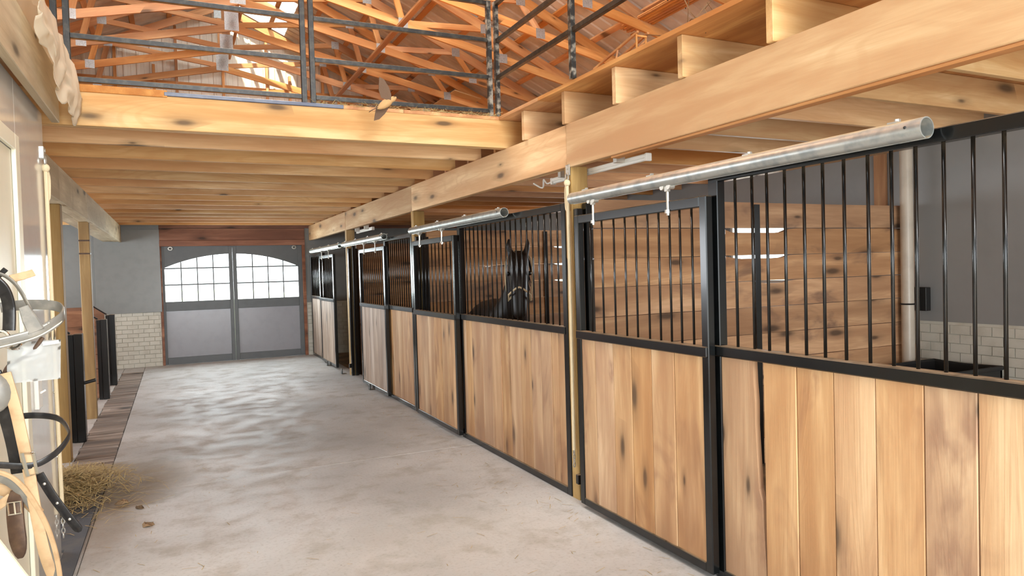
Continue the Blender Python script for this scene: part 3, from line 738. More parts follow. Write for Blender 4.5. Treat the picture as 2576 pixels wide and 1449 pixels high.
stall_door(6.64, 8.02, [6.69, 6.9, 7.12, 7.34, 7.55, 7.78, 7.965], [6.69 + 1.275 * (i + 1) / 11 for i in range(10)],
           'sliding stall door left of the horse stall panel', None, (6.98, 7.72))
stall_door(9.27, 10.70, [9.325, 9.55, 9.78, 10.0, 10.22, 10.45, 10.645], [9.325 + 1.32 * (i + 1) / 12 for i in range(11)],
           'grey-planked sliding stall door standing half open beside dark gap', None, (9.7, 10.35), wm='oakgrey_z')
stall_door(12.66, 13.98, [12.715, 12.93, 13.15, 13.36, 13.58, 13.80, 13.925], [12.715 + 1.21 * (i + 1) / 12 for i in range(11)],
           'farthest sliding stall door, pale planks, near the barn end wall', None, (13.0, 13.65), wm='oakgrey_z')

def track(y0, y1, label):
    t = empty('door_track', (XS - 0.062, y0, 2.18), label, 'door track', 'tubular door tracks')
    n = 20; bm = bmesh.new(); r, ri = 0.041, 0.037; a0, a1 = -PI / 2 + 0.25, 1.5 * PI - 0.25
    rings = []
    for yy in (y0, y1):
        rings.append(([bm.verts.new((XS - 0.062 + r * math.cos(a0 + (a1 - a0) * i / n), yy, 2.182 + r * math.sin(a0 + (a1 - a0) * i / n))) for i in range(n + 1)],
                      [bm.verts.new((XS - 0.062 + ri * math.cos(a0 + (a1 - a0) * i / n), yy, 2.182 + ri * math.sin(a0 + (a1 - a0) * i / n))) for i in range(n + 1)]))
    (A, Ai), (B, Bi) = rings
    for i in range(n):
        bm.faces.new((A[i], A[i + 1], B[i + 1], B[i])); bm.faces.new((Ai[i], Bi[i], Bi[i + 1], Ai[i + 1]))
        bm.faces.new((A[i], Ai[i], Ai[i + 1], A[i + 1])); bm.faces.new((B[i], B[i + 1], Bi[i + 1], Bi[i]))
    for i in (0, n): bm.faces.new((A[i], B[i], Bi[i], Ai[i]))
    mb = MB(); mb.bm.free(); mb.bm = bm; mb.done('tube', 'galv', t, True)
    for f in (0.05, 0.35, 0.65, 0.93):
        yy = y0 + (y1 - y0) * f
        b = MB(); b.box((XS - 0.08, yy - 0.02, 2.219), (XS + 0.02, yy + 0.02, 2.226)); b.box((XS - 0.012, yy - 0.02, 2.15), (XS - 0.004, yy + 0.02, 2.226))
        b.tube([(XS - 0.06, yy - .01, 2.224), (XS - 0.06, yy - .01, 2.236)], 0.012, 6); b.done('bracket', 'zinc', t)
    for yy in (y0 + 0.06,): MB().sphere((XS - 0.102, yy, 2.19), 0.006, seg=8).done('bolt_hole', 'tub', t)
    return t
track(1.70, 4.29, 'thick galvanised door track tube with open end over the nearest stall')
track(5.42, 8.02, 'galvanised door track tube over the horse stall door')
track(9.22, 11.75, 'galvanised door track tube over the half open door')
track(12.0, 14.8, 'bright farthest galvanised door track tube near barn end')

# door jamb frames and latches by the posts
def jamb(y, label):
    j = empty('door_jamb', (XS + 0.03, y, 0), label, 'jamb', 'black door jambs')
    box('tube', j, 'black', (XS + 0.005, y - 0.05, 0), (XS + 0.055, y, 2.12), 0.004)
    box('tube', j, 'black', (XS + 0.07, y - 0.07, 0), (XS + 0.12, y - 0.012, 2.16), 0.004)
    box('stop_bracket', j, 'black', (XS - 0.03, y - 0.03, 0.13), (XS + 0.005, y + 0.005, 0.2), 0.004)
jamb(4.39, 'black steel jamb behind the left edge of nearest stall door')
jamb(8.11, 'black steel jamb behind the door left of the horse')
jamb(11.76, 'black steel jamb at the half open doorway')
def guide(y, label):
    g = MB(); g.box((XS - 0.10, y - 0.05, 0.0), (XS - 0.02, y + 0.05, 0.006)); g.box((XS - 0.10, y - 0.04, 0), (XS - 0.088, y + 0.04, 0.09))
    tag(g.done('floor_guide', 'black', None), label, 'door guide', 'door floor guides')
guide(10.15, 'small black floor guide under the half open door'); guide(13.3, 'small black floor guide under the farthest door')
guide(12.05, 'small black floor guide in the open doorway by farthest post')
box('threshold_rail', None, 'black', (XS - 0.012, 2.97, 0.0), (XS + 0.04, 4.0, 0.05), 0.004)
tag(bpy.data.objects['threshold_rail'], 'black steel sill bar under the nearest sliding door', 'sill bar')

# ------------------------------------------------------------------ partitions between the stalls
def partition(y, gaps, label, x0=2.77, x1=XB):
    p = empty('stall_partition', (x0, y, 0), label, 'partition', 'plank partitions between the stalls')
    zs = [0.0, 0.22, 0.44, 0.66, 0.88, 1.10, 1.325, 1.545, 1.76, 1.985, 2.20]
    for i in range(10):
        z0, z1 = zs[i], zs[i + 1] - 0.004; n = 40; top = []; bot = []
        for k in range(n + 1):
            x = x0 + (x1 - x0) * k / n
            wob = 0.006 * noise.noise(Vector((x * 1.7, i * 3.1, y)))
            cut = 0
            for (gi, ga, gb, gd) in gaps:
                if gi == i and ga <= x <= gb: cut = max(cut, gd * min(1, (x - ga) / 0.12, (gb - x) / 0.12))
            if i == 9: wob = 0.012 * noise.noise(Vector((x * 0.8, 9, y)))
            top.append((x, z1 + wob * 0.5 - cut)); bot.append((x, z0 + abs(wob) * 0.4))
        prism(bot + top[::-1], 1, y - 0.02 + random.uniform(-.003, .003), y + 0.02).done('plank', 'stallwood_x', p)
    box('steel_strip', p, 'black', (4.365, y - 0.032, 0.0), (4.425, y - 0.026, 2.18), 0.001)
    box('end_post', p, 'black', (x0 - 0.03, y - 0.03, 0), (x0 + 0.02, y + 0.03, 2.12), 0.003)
    return p
partition(4.45, [(8, 4.02, 4.78, 0.035), (7, 4.05, 4.78, 0.026), (6, 4.35, 4.80, 0.022), (8, 3.9, 4.05, 0.02)], 'brown plank partition between nearest stall and the horse stall')
partition(8.17, [(8, 4.5, 4.95, 0.022), (7, 4.5, 4.95, 0.022), (6, 4.5, 4.95, 0.022), (7, 3.42, 3.72, 0.02)], 'brown plank partition behind the dark horse')
partition(11.83, [(7, 4.9, 5.4, 0.02)], 'brown plank partition beyond the half open door')

# stall fittings
pp = empty('drain_pipe', (6.17, 4.38, 0), 'thick pale plastic pipe rising in the corner of nearest stall', 'pipe')
cyl('pipe', pp, 'pvc', (6.17, 4.34, 0.0), (6.17, 4.34, 2.96), 0.056, 16)
mb = MB(); mb.tube([(6.17 + 0.061 * math.cos(a * PI / 8), 4.34 + 0.061 * math.sin(a * PI / 8), 1.27) for a in range(16)], 0.008, 6, closed=True)
mb.box((6.225, 4.33, 1.255), (6.32, 4.35, 1.285)); mb.done('clamp', 'tub', pp, True)
box('bracket', pp, 'tub', (6.30, 4.25, 1.2), (6.37, 4.41, 1.42), 0.004)
def tub(name, x0, x1, y0, y1, z0, z1, label):
    t = empty(name, ((x0 + x1) / 2, (y0 + y1) / 2, z0), label, 'feeder')
    mb = MB()
    mb.box((x0 + .05, y0 + .05, z0), (x1 - .02, y1 - .02, z0 + .03))
    for a, b in (((x0, y0), (x1, y0 + .025)), ((x0, y1 - .025), (x1, y1)), ((x0, y0), (x0 + .025, y1)), ((x1 - .025, y0), (x1, y1))):
        mb.box((a[0], a[1], z0), (b[0], b[1], z1))
    mb.done('body', 'tub', t); rm = MB()
    rm.tube([(x0, y0, z1), (x1, y0, z1), (x1, y1, z1), (x0, y1, z1)], 0.02, 8, closed=True); rm.done('rim', 'tub', t)
    for xx in (x0 + .08, x1 - .1): box('leg', t, 'tub', (xx, (y0 + y1) / 2 - .02, 0), (xx + .04, (y0 + y1) / 2 + .02, z0), .003)
tub('feed_tub', 5.55, 6.36, 3.62, 4.22, 0.42, 0.735, 'black feed tub in the far corner of nearest stall')
# slim light fittings under the joists
def strip_light(y0, y1, x, z, label, wire):
    s = empty('strip_light', (x, y0, z), label, 'light', 'unlit strip lights')
    box('housing', s, 'white', (x - 0.018, y0, z - 0.008), (x + 0.018, y1, z + 0.02), 0.004)
    cyl('tube', s, 'white', (x, y0 + .02, z - 0.014), (x, y1 - .02, z - 0.014), 0.012, 10)
    for yy in (y0, y1): box('end_cap', s, 'white', (x - 0.022, yy - 0.012, z - 0.03), (x + 0.022, yy + 0.012, z + 0.022), 0.004)
    n = int((y1 - y0) / 0.5)
    for i in range(2):
        yy = y0 + (y1 - y0) * (0.2 + .6 * i); box('bracket', s, 'zinc', (XS + 0.0885, yy - .02, z - .006), (x - .017, yy + .02, z + .08), 0)
    if wire: MB().tube(smooth_path([(x, y1, z), (x, y1 + .1, z - .01), (x, y1 + .16, z + .03), (x + .02, y1 + .22, z - .03), (x, y1 + .34, z + .02)], 5), 0.007, 6).done('cord', 'white', s, True)
strip_light(3.72, 4.98, 2.775, 2.40, 'slim unlit white strip light behind post beside nearest stall door', True)
strip_light(10.7, 11.7, 2.775, 2.39, 'slim unlit white strip light behind farthest post', False)

# cross-tie ropes
def cross_tie(x, y, z_eye, z_end, yend, sgn, label, chain):
    r = empty('cross_tie', (x, y, z_end), label, 'rope', 'hanging cross ties')
    e = MB(); e.tube([(x + 0.002 * sgn, y, z_eye + .03), (x + 0.02 * sgn, y, z_eye + .03)], 0.011, 8)
    e.box((x - 0.004, y - .022, z_eye - .02), (x + 0.012 * sgn + .002, y + .022, z_eye + .055), .003)
    e.tube([(x + 0.016 * sgn, y + 0.018 * math.cos(a * PI / 6), z_eye - 0.035 + 0.03 * math.sin(a * PI / 6)) for a in range(12)], 0.006, 6, closed=True); e.done('eye_bolt', 'zinc', r, True)
    xx = x + 0.016 * sgn
    MB().sphere((xx, y, z_eye - .075), 0.024, (1, 1, 1.1), 10).done('knot', 'rope', r, True)
    MB().tube(smooth_path([(xx, y, z_eye - .07), (xx, y - .005 + (yend - y) * .4, (z_eye + z_end) / 2), (xx, yend, z_end)], 10), 0.0115, 8).done('rope', 'rope', r, True)
    MB().tube(smooth_path([(xx, y, z_eye - .07), (xx + .008, y + .035, z_eye - .13), (xx + .006, y + .03, z_eye - .24), (xx, y + .012, z_eye - .27)], 6), 0.0115, 8).done('rope_tail', 'rope', r, True)
    s = MB()
    for i in range(chain): 
        zc = z_end - 0.02 - i * 0.03; off = (0, 1)[i % 2]
        s.tube([(xx + (0.009 * math.cos(a * PI / 4) if off else 0), yend + (0 if off else 0.009 * math.cos(a * PI / 4)), zc + 0.018 * math.sin(a * PI / 4)) for a in range(8)], 0.004, 6, closed=True)
    s.done('snap', 'zinc', r, True)
cross_tie(XS - 0.004, 4.425, 2.385, 0.37, 4.425, -1, 'white cross tie rope hanging down post beside nearest stall door', 4)
cross_tie(XT, YT - 0.06, 2.47, 0.26, YT - 0.01, 1, 'white cross tie rope hanging down the edge of glossy tack room wall', 5)

# ------------------------------------------------------------------ low standing stalls on the left
def low_partition(y, label, zb=1.25, peg=False):
    p = empty('low_partition', (-1.0, y, 0), label, 'partition', 'low plank partitions on the left')
    zs = [0.02, 0.23, 0.44, 0.65, 0.86, 1.06]
    for a, b in zip(zs[:-1], zs[1:]): box('plank', p, 'lowwood_x', (-4.0, y + 0.03, a), (-1.03, y + 0.07, b - 0.006), 0.003)
    prism([(-4.0, 1.06), (-1.05, 1.06), (-1.05, 1.16), (-1.20, zb + 0.03), (-4.0, zb + 0.03)], 1, y + 0.03, y + 0.07).done('plank', 'lowwood_x', p)
    box('end_post', p, 'black', (-1.035, y, 0.0), (-0.985, y + 0.11, 1.14), 0.004)
    box('end_post', p, 'black', (-0.982, y - 0.01, 0.0), (-0.905, y + 0.12, 1.145), 0.004)
    beam('cap_rail', p, 'black', (-1.02, y + 0.05, 1.15), (-1.21, y + 0.05, zb + 0.045), 0.05, 0.02)
    if peg: cyl('peg', p, 'tub', (-0.91, y + 0.03, 0.62), (-0.80, y + 0.03, 0.645), 0.018, 10)
low_partition(8.66, 'nearest low black-ended plank partition, with a peg, left of boardwalk', peg=True)
low_partition(11.62, 'middle low black-ended plank partition behind the banded post')
low_partition(13.1, 'farthest low black-ended plank partition near white brick wall')
hl = empty('hung_halter', (-1.75, 11.58, 1.05), 'black strap halter hung over middle low partition', 'halter')
MB().ribbon(smooth_path([(-1.85, 11.60, 1.29), (-1.80, 11.60, 1.18), (-1.70, 11.60, 1.13), (-1.62, 11.60, 1.2), (-1.58, 11.60, 1.29)], 6), 0.07, 0.012, (0, 1, 0.9)).done('strap', 'leather_black', hl)

# ------------------------------------------------------------------ loft railing (scuffed black square tube gates)
def rail_panel(p0, p1, label, bottom=True, ends=(True, True), ztop=3.955, m=('blackold', 'blackold')):
    p0, p1 = Vector((*p0, 0)), Vector((*p1, 0)); d = (p1 - p0).normalized()
    r = empty('loft_rail', ((p0 + p1) / 2 + Vector((0, 0, 3.0))), label, 'railing', 'black loft railing panels')
    def pt(p, z): return Vector((p.x, p.y, z))
    W_ = 0.038
    if ends[0]: beam('post', r, m[0], pt(p0, 3.0), pt(p0, ztop + .02), W_, W_, upv=d)
    if ends[1]: beam('post', r, m[1], pt(p1, 3.0), pt(p1, ztop + .02), W_, W_, upv=d)
    for z in ((3.045,) if bottom else ()) + (3.33, 3.64, ztop):
        beam('rail', r, 'blackold', pt(p0 + d * W_ / 2, z), pt(p1 - d * W_ / 2, z), W_ * 0.9, W_ * 0.9)
    return r
YL = YR + 0.03
rail_panel((-0.585, YL), (0.935, YL), 'loft railing panel above the left half of the pine rim')
rail_panel((1.0, YL), (2.475, YL), 'loft railing panel above the right half of the pine rim', m=('blackold', 'blackworn'))
R3 = rail_panel((2.545, YL), (2.50, 0.9), 'loft railing panel running toward the viewer along deck edge above stalls', bottom=False, ends=(True, False), m=('blackworn', 'blackworn'))
beam('post', R3, 'blackworn', (2.528, 4.22, 3.0), (2.528, 4.22, 3.97), 0.038, 0.038, upv=(0, 1, 0))
rail_panel((-0.655, YL), (-0.655, 1.6), 'loft railing panel at top left running toward the viewer', bottom=False, ends=(True, False))
box('blue_strip', None, 'blueplastic', (-0.02, YR - 0.014, ZJ - 0.002), (1.22, YR - 0.002, ZJ + 0.026), 0.003)
tag(bpy.data.objects['blue_strip'], 'blue plastic strip along the loft floor edge above the pine rim', 'strip')

# things up in the loft
for i, (x, y, a, lab) in enumerate(((5.06, 12.95, 0.1, 'pale plywood offcut lying across the truss chords right of the bird'), (4.98, 14.3, -0.2, 'smaller pale plywood offcut lying lower on the truss chords'))):
    o = box('plywood_offcut', None, 'ply', (x - .27 + .08 * i, y - .70, chordz(x) + 0.123), (x + .27 - .08 * i, y + .58, chordz(x) + 0.138), 0.001)
    o.rotation_euler = (0, math.atan(0.222), 0); tag(o, lab, 'board', 'plywood offcuts in the trusses')
lt = empty('lath_bundle', (5.62, 6.9, chordz(5.62) + 0.12), 'bundle of thin pale laths lying on the truss chords above the twigs', 'laths')
for r_ in range(2):
    for c_ in range(6):
        x_ = 5.50 + c_ * 0.042; z_ = chordz(x_) + 0.125 + r_ * 0.022
        box('lath', lt, 'osb', (x_, 5.75 + random.uniform(-.1, .1), z_), (x_ + .034, 7.9 + random.uniform(-.12, .1), z_ + .016), 0.001)
for yy in (6.2, 6.9, 7.55):
    MB().ribbon([(5.49, yy, chordz(5.49) + .128), (5.49, yy, chordz(5.49) + .172), (5.76, yy, chordz(5.76) + .172), (5.76, yy, chordz(5.76) + .128)], 0.012, 0.003, (0, 1, 0)).done('wire_tie', 'tub', lt)
sh = empty('small_trestle', (2.75, 3.85, 3.0), 'small rough stick trestle standing on deck edge over the stalls', 'trestle')
beam('stick', sh, 'osb', (2.72, 4.25, 3.09), (2.72, 3.72, 3.19), 0.016, 0.016)
beam('stick', sh, 'osb', (2.80, 4.05, 3.12), (2.80, 3.72, 3.19), 0.016, 0.016)
for (a, b) in (((2.72, 4.0, 3.0), (2.72, 3.95, 3.15)), ((2.80, 3.75, 3.0), (2.80, 3.75, 3.19)), ((2.72, 3.74, 3.0), (2.72, 3.74, 3.19)), ((2.72, 3.74, 3.17), (2.80, 3.74, 3.17)), ((2.72, 3.98, 3.02), (2.80, 3.75, 3.15))):
    beam('stick', sh, 'osb', a, b, 0.012, 0.012, upv=(0.3, 1, 0))
mb = MB()
for i in range(160):
    a = Vector((2.75 + random.uniform(-.12, .45), random.uniform(2.55, 3.25), 3.005)); L = random.uniform(.08, .3)
    d = Vector((random.gauss(0, .6), random.gauss(0, .8), abs(random.gauss(0.25, .45)))).normalized() * L
    mid = a + d * .5 + Vector((random.gauss(0, .03), random.gauss(0, .03), random.gauss(0, .02)))
    mb.tube([a, mid, a + d], 0.0028, 3)
tag(mb.done('dry_twigs', 'twig', None), 'tangle of dry twigs and stems at the deck edge above stalls', 'twigs', kind='stuff')
mb = MB()
for i in range(260):
    x = random.uniform(1.0, 2.6); a = Vector((x, YR + random.uniform(-.01, .05), ZD + .008)); d = Vector((random.gauss(0, .05), random.uniform(-.05, .03), random.uniform(-.015, .03)))
    mb.tube([a, a + d], 0.0016, 3)
tag(mb.done('loft_straw', 'straw', None), 'loose straw wisps along the loft edge under the railing', 'straw', kind='stuff')

# torn plastic film draped on the left loft rim
fm = bmesh.new(); G = []
nu, nv = 44, 30
def crease(a, b, c): return 1 - 2 * abs(noise.noise(Vector((a, b, c))))
for i in range(nu + 1):
    row = []
    for j in range(nv + 1):
        u, v = i / nu, j / nv
        yy = 4.0 + 1.42 * u + 0.05 * noise.noise(Vector((u * 3, v * 5, 2)))
        fall = v * (0.12 + 0.30 * math.sin(min(1, u * 1.5) * PI * .5) * (0.75 + 0.45 * noise.noise(Vector((u * 7, 1, 0)))))
        xx = -0.592 + 0.04 * crease(u * 5 + v, v * 1.2, 1) + 0.010 * crease(u * 11, v * 4, 5) + 0.02 * math.sin(v * PI)
        zz = 3.07 - fall + 0.012 * crease(u * 6, v * 3, 3)
        if v < 0.3: xx -= (0.3 - v) * 0.45; zz = 3.06 + 0.10 * (1 - u) * math.sin(v / .3 * PI * .9) + 0.025 * crease(u * 6, v * 5, 4)
        row.append(fm.verts.new((xx + 0.02, yy, zz)))
    G.append(row)
for i in range(nu):
    for j in range(nv): fm.faces.new((G[i][j], G[i + 1][j], G[i + 1][j + 1], G[i][j + 1]))
mb = MB(); mb.bm.free(); mb.bm = fm; o = mb.done('plastic_film', 'film', None, True)
o.modifiers.new('t', 'SOLIDIFY').thickness = 0.002
tag(o, 'torn creamy plastic film draped over the loft rim at top left', 'plastic film')

# ------------------------------------------------------------------ straw and mat on the floor
mt = prism([(-0.69, 4.15), (-0.595, 4.15), (-0.595, 6.12), (-1.0, 6.12), (-1.0, 5.2), (-0.69, 5.2)], 2, -0.003, 0.014).done('rubber_mat', 'rubber'); tag(mt, 'dark rubber mat on the floor below the hanging bridles', 'mat')
mb = MB()
def straw_h(x, y):
    d = ((x + 0.80) / 0.55) ** 2 + ((y - 6.55) / 0.72) ** 2
    return 0.17 * max(0.0, 1 - d) ** 0.8
for i in range(4200):
    r = abs(random.gauss(0, 0.5)); a = random.uniform(0, 2 * PI)
    x = -0.84 + r * math.cos(a) * 0.5; y = 6.5 + r * math.sin(a) * 0.75
    if x > -0.05 or x < -1.6: continue
    z = straw_h(x, y) * random.uniform(0.3, 1.0) + 0.006 + random.uniform(0, .012)
    L = random.uniform(.08, .27); b = random.uniform(0, 2 * PI); el = random.gauss(0.05, .2)
    d = Vector((math.cos(b) * math.cos(el), math.sin(b) * math.cos(el), math.sin(el))) * L
    s_ = Vector((-math.sin(b), math.cos(b), 0)) * random.uniform(.0014, .003)
    c0 = Vector((x, y, z)); bend = Vector((0, 0, random.uniform(-.004, .012)))
    v = [mb.bm.verts.new(p) for p in (c0 - d / 2 - s_, c0 - d / 2 + s_, c0 + bend + s_, c0 + bend - s_, c0 + d / 2 + s_, c0 + d / 2 - s_)]
    for q in v: q.co.z = max(q.co.z, 0.004)
    mb.bm.faces.new((v[0], v[1], v[2], v[3])); mb.bm.faces.new((v[3], v[2], v[4], v[5]))
tag(mb.done('straw_pile', 'straw', None), 'loose pile of straw on the floor at the foot of tack room wall', 'straw', kind='stuff')
mb = MB()
for i in range(520):
    y = random.uniform(2.8, 14); x = random.uniform(-0.5, 2.5); L = random.uniform(.02, .09); b = random.uniform(0, PI)
    if random.random() < 0.5: x = 2.5 - abs(random.gauss(0, .35)); 
    d = Vector((math.cos(b), math.sin(b), 0)) * L / 2; s_ = Vector((-math.sin(b), math.cos(b), 0)) * .0018
    if x < -.5: continue
    v = [mb.bm.verts.new(Vector((x, y, .004)) + q) for q in (d + s_, d - s_, -d - s_, -d + s_)]; mb.bm.faces.new(v)
tag(mb.done('straw_wisps', 'straw', None), 'scattered straw wisps on the concrete aisle', 'straw', kind='stuff')
for (x, y, r, lab) in ((0.02 - .25, 5.45, .05, 'small clod of brown dirt on concrete near the mat'), (-.3, 5.9, .04, 'tiny clod of brown dirt beside damp stain'), (-0.42, 6.1, .06, 'flat clod of dark dirt at the straw edge')):
    mb = MB(); mb.sphere((x, y, .008), r * .62, (1.3, 1, .35), 12)
    for v in mb.bm.verts: v.co += Vector((noise.noise(v.co * 40), noise.noise(v.co * 37 + Vector((5, 0, 0))), noise.noise(v.co * 45))) * .022; v.co.z = max(v.co.z, 0.001)
    tag(mb.done('dirt_clod', 'dirt', None, True), lab, 'dirt', 'dirt clods on the aisle')

# ------------------------------------------------------------------ horse
HX, HY, HR = 3.19, 6.66, -0.13
def hd(p, a=-0.33):
    x, y, z = p; y += 0.22; return Vector((x * math.cos(a) - y * math.sin(a), x * math.sin(a) + y * math.cos(a) - 0.22, z))
def horse():
    V = []; E_ = []; Rr = []
    def node(p, r, par=None):
        V.append(p); Rr.append(r if isinstance(r, tuple) else (r, r)); i = len(V) - 1
        if par is not None: E_.append((par, i))
        return i
    root = node((0, .62, 1.10), (.29, .31))
    ch = node((0, .22, 1.12), (.25, .29), root); 
    nb = node((0, .02, 1.24), (.17, .23), ch); nk = node((0, -.12, 1.45), (.13, .18), nb); nk2 = node((0, -.22, 1.64), (.11, .135), nk)
    poll = node(tuple(hd((0, -.31, 1.78))), (.105, .105), nk2); br = node(tuple(hd((0, -.40, 1.70))), (.125, .115), poll); fc = node(tuple(hd((0, -.46, 1.57))), (.10, .10), br)
    ns = node(tuple(hd((0, -.50, 1.41))), (.082, .08), fc); mz = node(tuple(hd((0, -.525, 1.27))), (.076, .07), ns); node(tuple(hd((0, -.525, 1.21))), (.055, .05), mz)
    for s in (1, -1):
        e1 = node(tuple(hd((.078 * s, -.30, 1.86))), (.036, .03), poll); e2 = node(tuple(hd((.098 * s, -.305, 1.93))), (.056, .03), e1); node(tuple(hd((.09 * s, -.31, 2.005))), (.012, .010), e2)
        sh_ = node((.15 * s, .2, .92), (.13, .15), ch); el = node((.155 * s, .24, .66), (.075, .09), sh_); kn = node((.155 * s, .22, .42), .052, el)
        cn = node((.155 * s, .24, .2), .036, kn); ft = node((.155 * s, .22, .1), .042, cn); node((.155 * s, .19, .03), .055, ft)
    bk = node((0, .90, 1.09), (.285, .31), root); hp = node((0, 1.16, 1.13), (.275, .31), bk); rp = node((0, 1.30, 1.08), (.19, .2), hp)
    dock = node((0, 1.38, 1.14), .05, rp)
    for s in (1, -1):
        th = node((.15 * s, 1.20, .86), (.14, .19), hp); st = node((.16 * s, 1.12, .68), (.095, .12), th); hk = node((.16 * s, 1.32, .48), (.055, .065), st)
        cn = node((.16 * s, 1.30, .24), .04, hk); ft = node((.16 * s, 1.27, .1), .044, cn); node((.16 * s, 1.24, .03), .056, ft)
    me = bpy.data.meshes.new('horse_body'); me.from_pydata(V, E_, [])
    o = bpy.data.objects.new('body', me)
    sk = o.modifiers.new('skin', 'SKIN'); sk.use_smooth_shade = True; sk.branch_smoothing = 0.6
    for i, r in enumerate(Rr): me.skin_vertices[0].data[i].radius = r
    me.skin_vertices[0].data[0].use_root = True
    ss = o.modifiers.new('sub', 'SUBSURF'); ss.levels = 2; ss.render_levels = 2
    me.materials.append(M['horse'])
    return o
hs = empty('horse', (HX, HY, 0), 'black horse in a white rope halter standing behind the stall bars', 'horse')
hs.rotation_euler = (0, 0, HR)
def hpart(o): C.objects.link(o) if o.name not in C.objects else None; o.parent = hs; return o
hb = horse(); hpart(hb)
def hmb(mb, name, m, smooth=True):
    o = mb.done(name, m, None, smooth); o.parent = hs; return o
for s in (1, -1): hmb(MB().sphere(hd((.108 * s, -.435, 1.655)), .024, (0.7, 1, 1), 10), 'eye', 'eye')
hm = MB()
for i in range(40):
    t = i / 39; c = Vector((0.02, .16 - .46 * t, 1.46 + .40 * t)) if t < .9 else Vector((0, -.30, 1.86))
    L = random.uniform(.16, .28); sx = random.choice((1, 1, -1))
    hm.ribbon(smooth_path([c + Vector((0, .02, 0)), c + Vector((.07 * sx, .02 + random.uniform(-.02, .03), -.02)), c + Vector((.13 * sx, .03, -L))], 3), [.03, .03, .03, .03, .028, .02, .008], .006, (0, 1, .3))
for i in range(8):
    hm.ribbon(smooth_path([hd(p_) for p_ in ((random.uniform(-.03, .03), -.32, 1.88), (random.uniform(-.04, .04), -.48, 1.80), (random.uniform(-.05, .05), -.56, 1.66 + random.uniform(-.05, .05)))], 3), [.02, .02, .02, .018, .015, .01, .004], .004, (1, 0, 0))
hmb(hm, 'mane', 'hair')
tl = MB()
for i in range(14):
    a = random.uniform(-.05, .05); tl.ribbon(smooth_path([(a * .4, 1.36, 1.17), (a, 1.41, 1.05), (a * 1.5, 1.42, .7), (a * 1.3, 1.40, .3 + random.uniform(0, .1))], 4), [.03] * 10 + [.02, .012, .005], .01, (1, 0, 0))
hmb(tl, 'tail', 'hair')
ht = MB()
ring = [(.112 * math.cos(a * PI / 10), -.49 + .135 * math.sin(a * PI / 10), 1.505 + (.02 if math.sin(a * PI / 10) < 0 else -.03) - .085 * abs(math.cos(a * PI / 10)) ** 1.5) for a in range(20)]
ht.tube([hd(p_) for p_ in ring], .0095, 6, closed=True)
for s in (1, -1):
    ht.tube(smooth_path([hd(p_) for p_ in ((.112 * s, -.49, 1.415), (.128 * s, -.42, 1.53), (.135 * s, -.36, 1.68), (.122 * s, -.27, 1.80), (.06 * s, -.20, 1.87), (0, -.19, 1.885))], 4), .0085, 6)
hmb(ht, 'halter', 'rope')

# ------------------------------------------------------------------ bird in flight
bd = empty('small_bird', (1.42, 5.0, 2.92), 'small buff bird flying in front of the loft edge', 'bird')
mb = MB(); q = Matrix.Rotation(-0.5, 3, 'Y')
prof = [(-.075, .004), (-.06, .014), (-.03, .026), (0, .031), (.03, .028), (.05, .019), (.062, .020), (.075, .019), (.087, .011), (.098, .003)]
mb.tube([Vector((1.42, 5.0, 2.92)) + q @ Vector((x, 0, .006 * math.sin(x * 20))) for x, r in prof], [r for x, r in prof], 12)
mb.done('body', 'feather_buff', bd, True)
def wing(sgn, name):
    w = MB(); c = Vector((1.425, 5.0, 2.935)); outl = [(0.03, 0), (0.035, .05), (.02, .10), (-.01, .15), (-.045, .165), (-.05, .12), (-.055, .07), (-.04, .02)]
    A = [w.bm.verts.new(c + Vector((x, sgn * .02 + sgn * s_ * .42, s_ * .9 if sgn < 0 else -s_ * .75 + .0)) + Vector((-.15 * s_, 0, 0))) for x, s_ in outl]
    w.bm.faces.new(A); r = bmesh.ops.extrude_face_region(w.bm, geom=list(w.bm.faces))
    for e in r['geom']:
        if isinstance(e, bmesh.types.BMVert): e.co += Vector((0, .004, .002))
    w.done(name, 'feather_dark', bd)
wing(-1, 'wing'); wing(1, 'wing')
w = MB(); w.ribbon([Vector((1.42, 5, 2.92)) + q @ Vector(p) for p in ((-.06, 0, 0), (-.10, 0, .002), (-.135, 0, 0))], [.018, .03, .045], .004, (0, 1, 0)); w.done('tail', 'feather_dark', bd)
MB().tube([Vector((1.42, 5, 2.92)) + q @ Vector((.096, 0, .008)), Vector((1.42, 5, 2.92)) + q @ Vector((.11, 0, .006))], [.004, .0008], 6).done('beak', 'tub', bd)
for s in (1, -1): MB().sphere(Vector((1.42, 5, 2.92)) + q @ Vector((.076, .017 * s, .014)), .003, seg=6).done('eye', 'eye', bd)

# ------------------------------------------------------------------ tack hanging on the near left wall
YH = 2.9
rk = empty('tack_rack', (XT, 2.75, 1.7), 'black wall rack holding the bridles, mostly outside the frame', 'rack')
box('backplate', rk, 'leather_black', (XT, 2.55, 1.66), (XT + 0.02, 3.05, 1.76), .003)
for yy in (2.62, 2.8, 2.98): MB().tube(smooth_path([(XT + .02, yy, 1.71), (XT + .12, yy, 1.71), (XT + .17, yy, 1.75)], 4), .009, 8).done('hook', 'tub', rk, True)
def bit_ring(mb, c, r, n=16, w=0.006): mb.tube([Vector(c) + Vector((r * math.cos(2 * PI * i / n), 0.3 * r * math.sin(2 * PI * i / n), r * math.sin(2 * PI * i / n))) for i in range(n)], w, 6, closed=True)
b1 = empty('bridle', (-0.5, YH, 1.5), 'worn grey leather bridle whose noseband loop sticks out toward the aisle', 'bridle')
loop = smooth_path([(-.56, 2.84, 1.497), (-.44, 2.84, 1.525), (-.375, 2.87, 1.562), (-.358, 2.92, 1.588), (-.385, 2.99, 1.612), (-.47, 3.03, 1.622), (-.56, 3.03, 1.615)], 8)
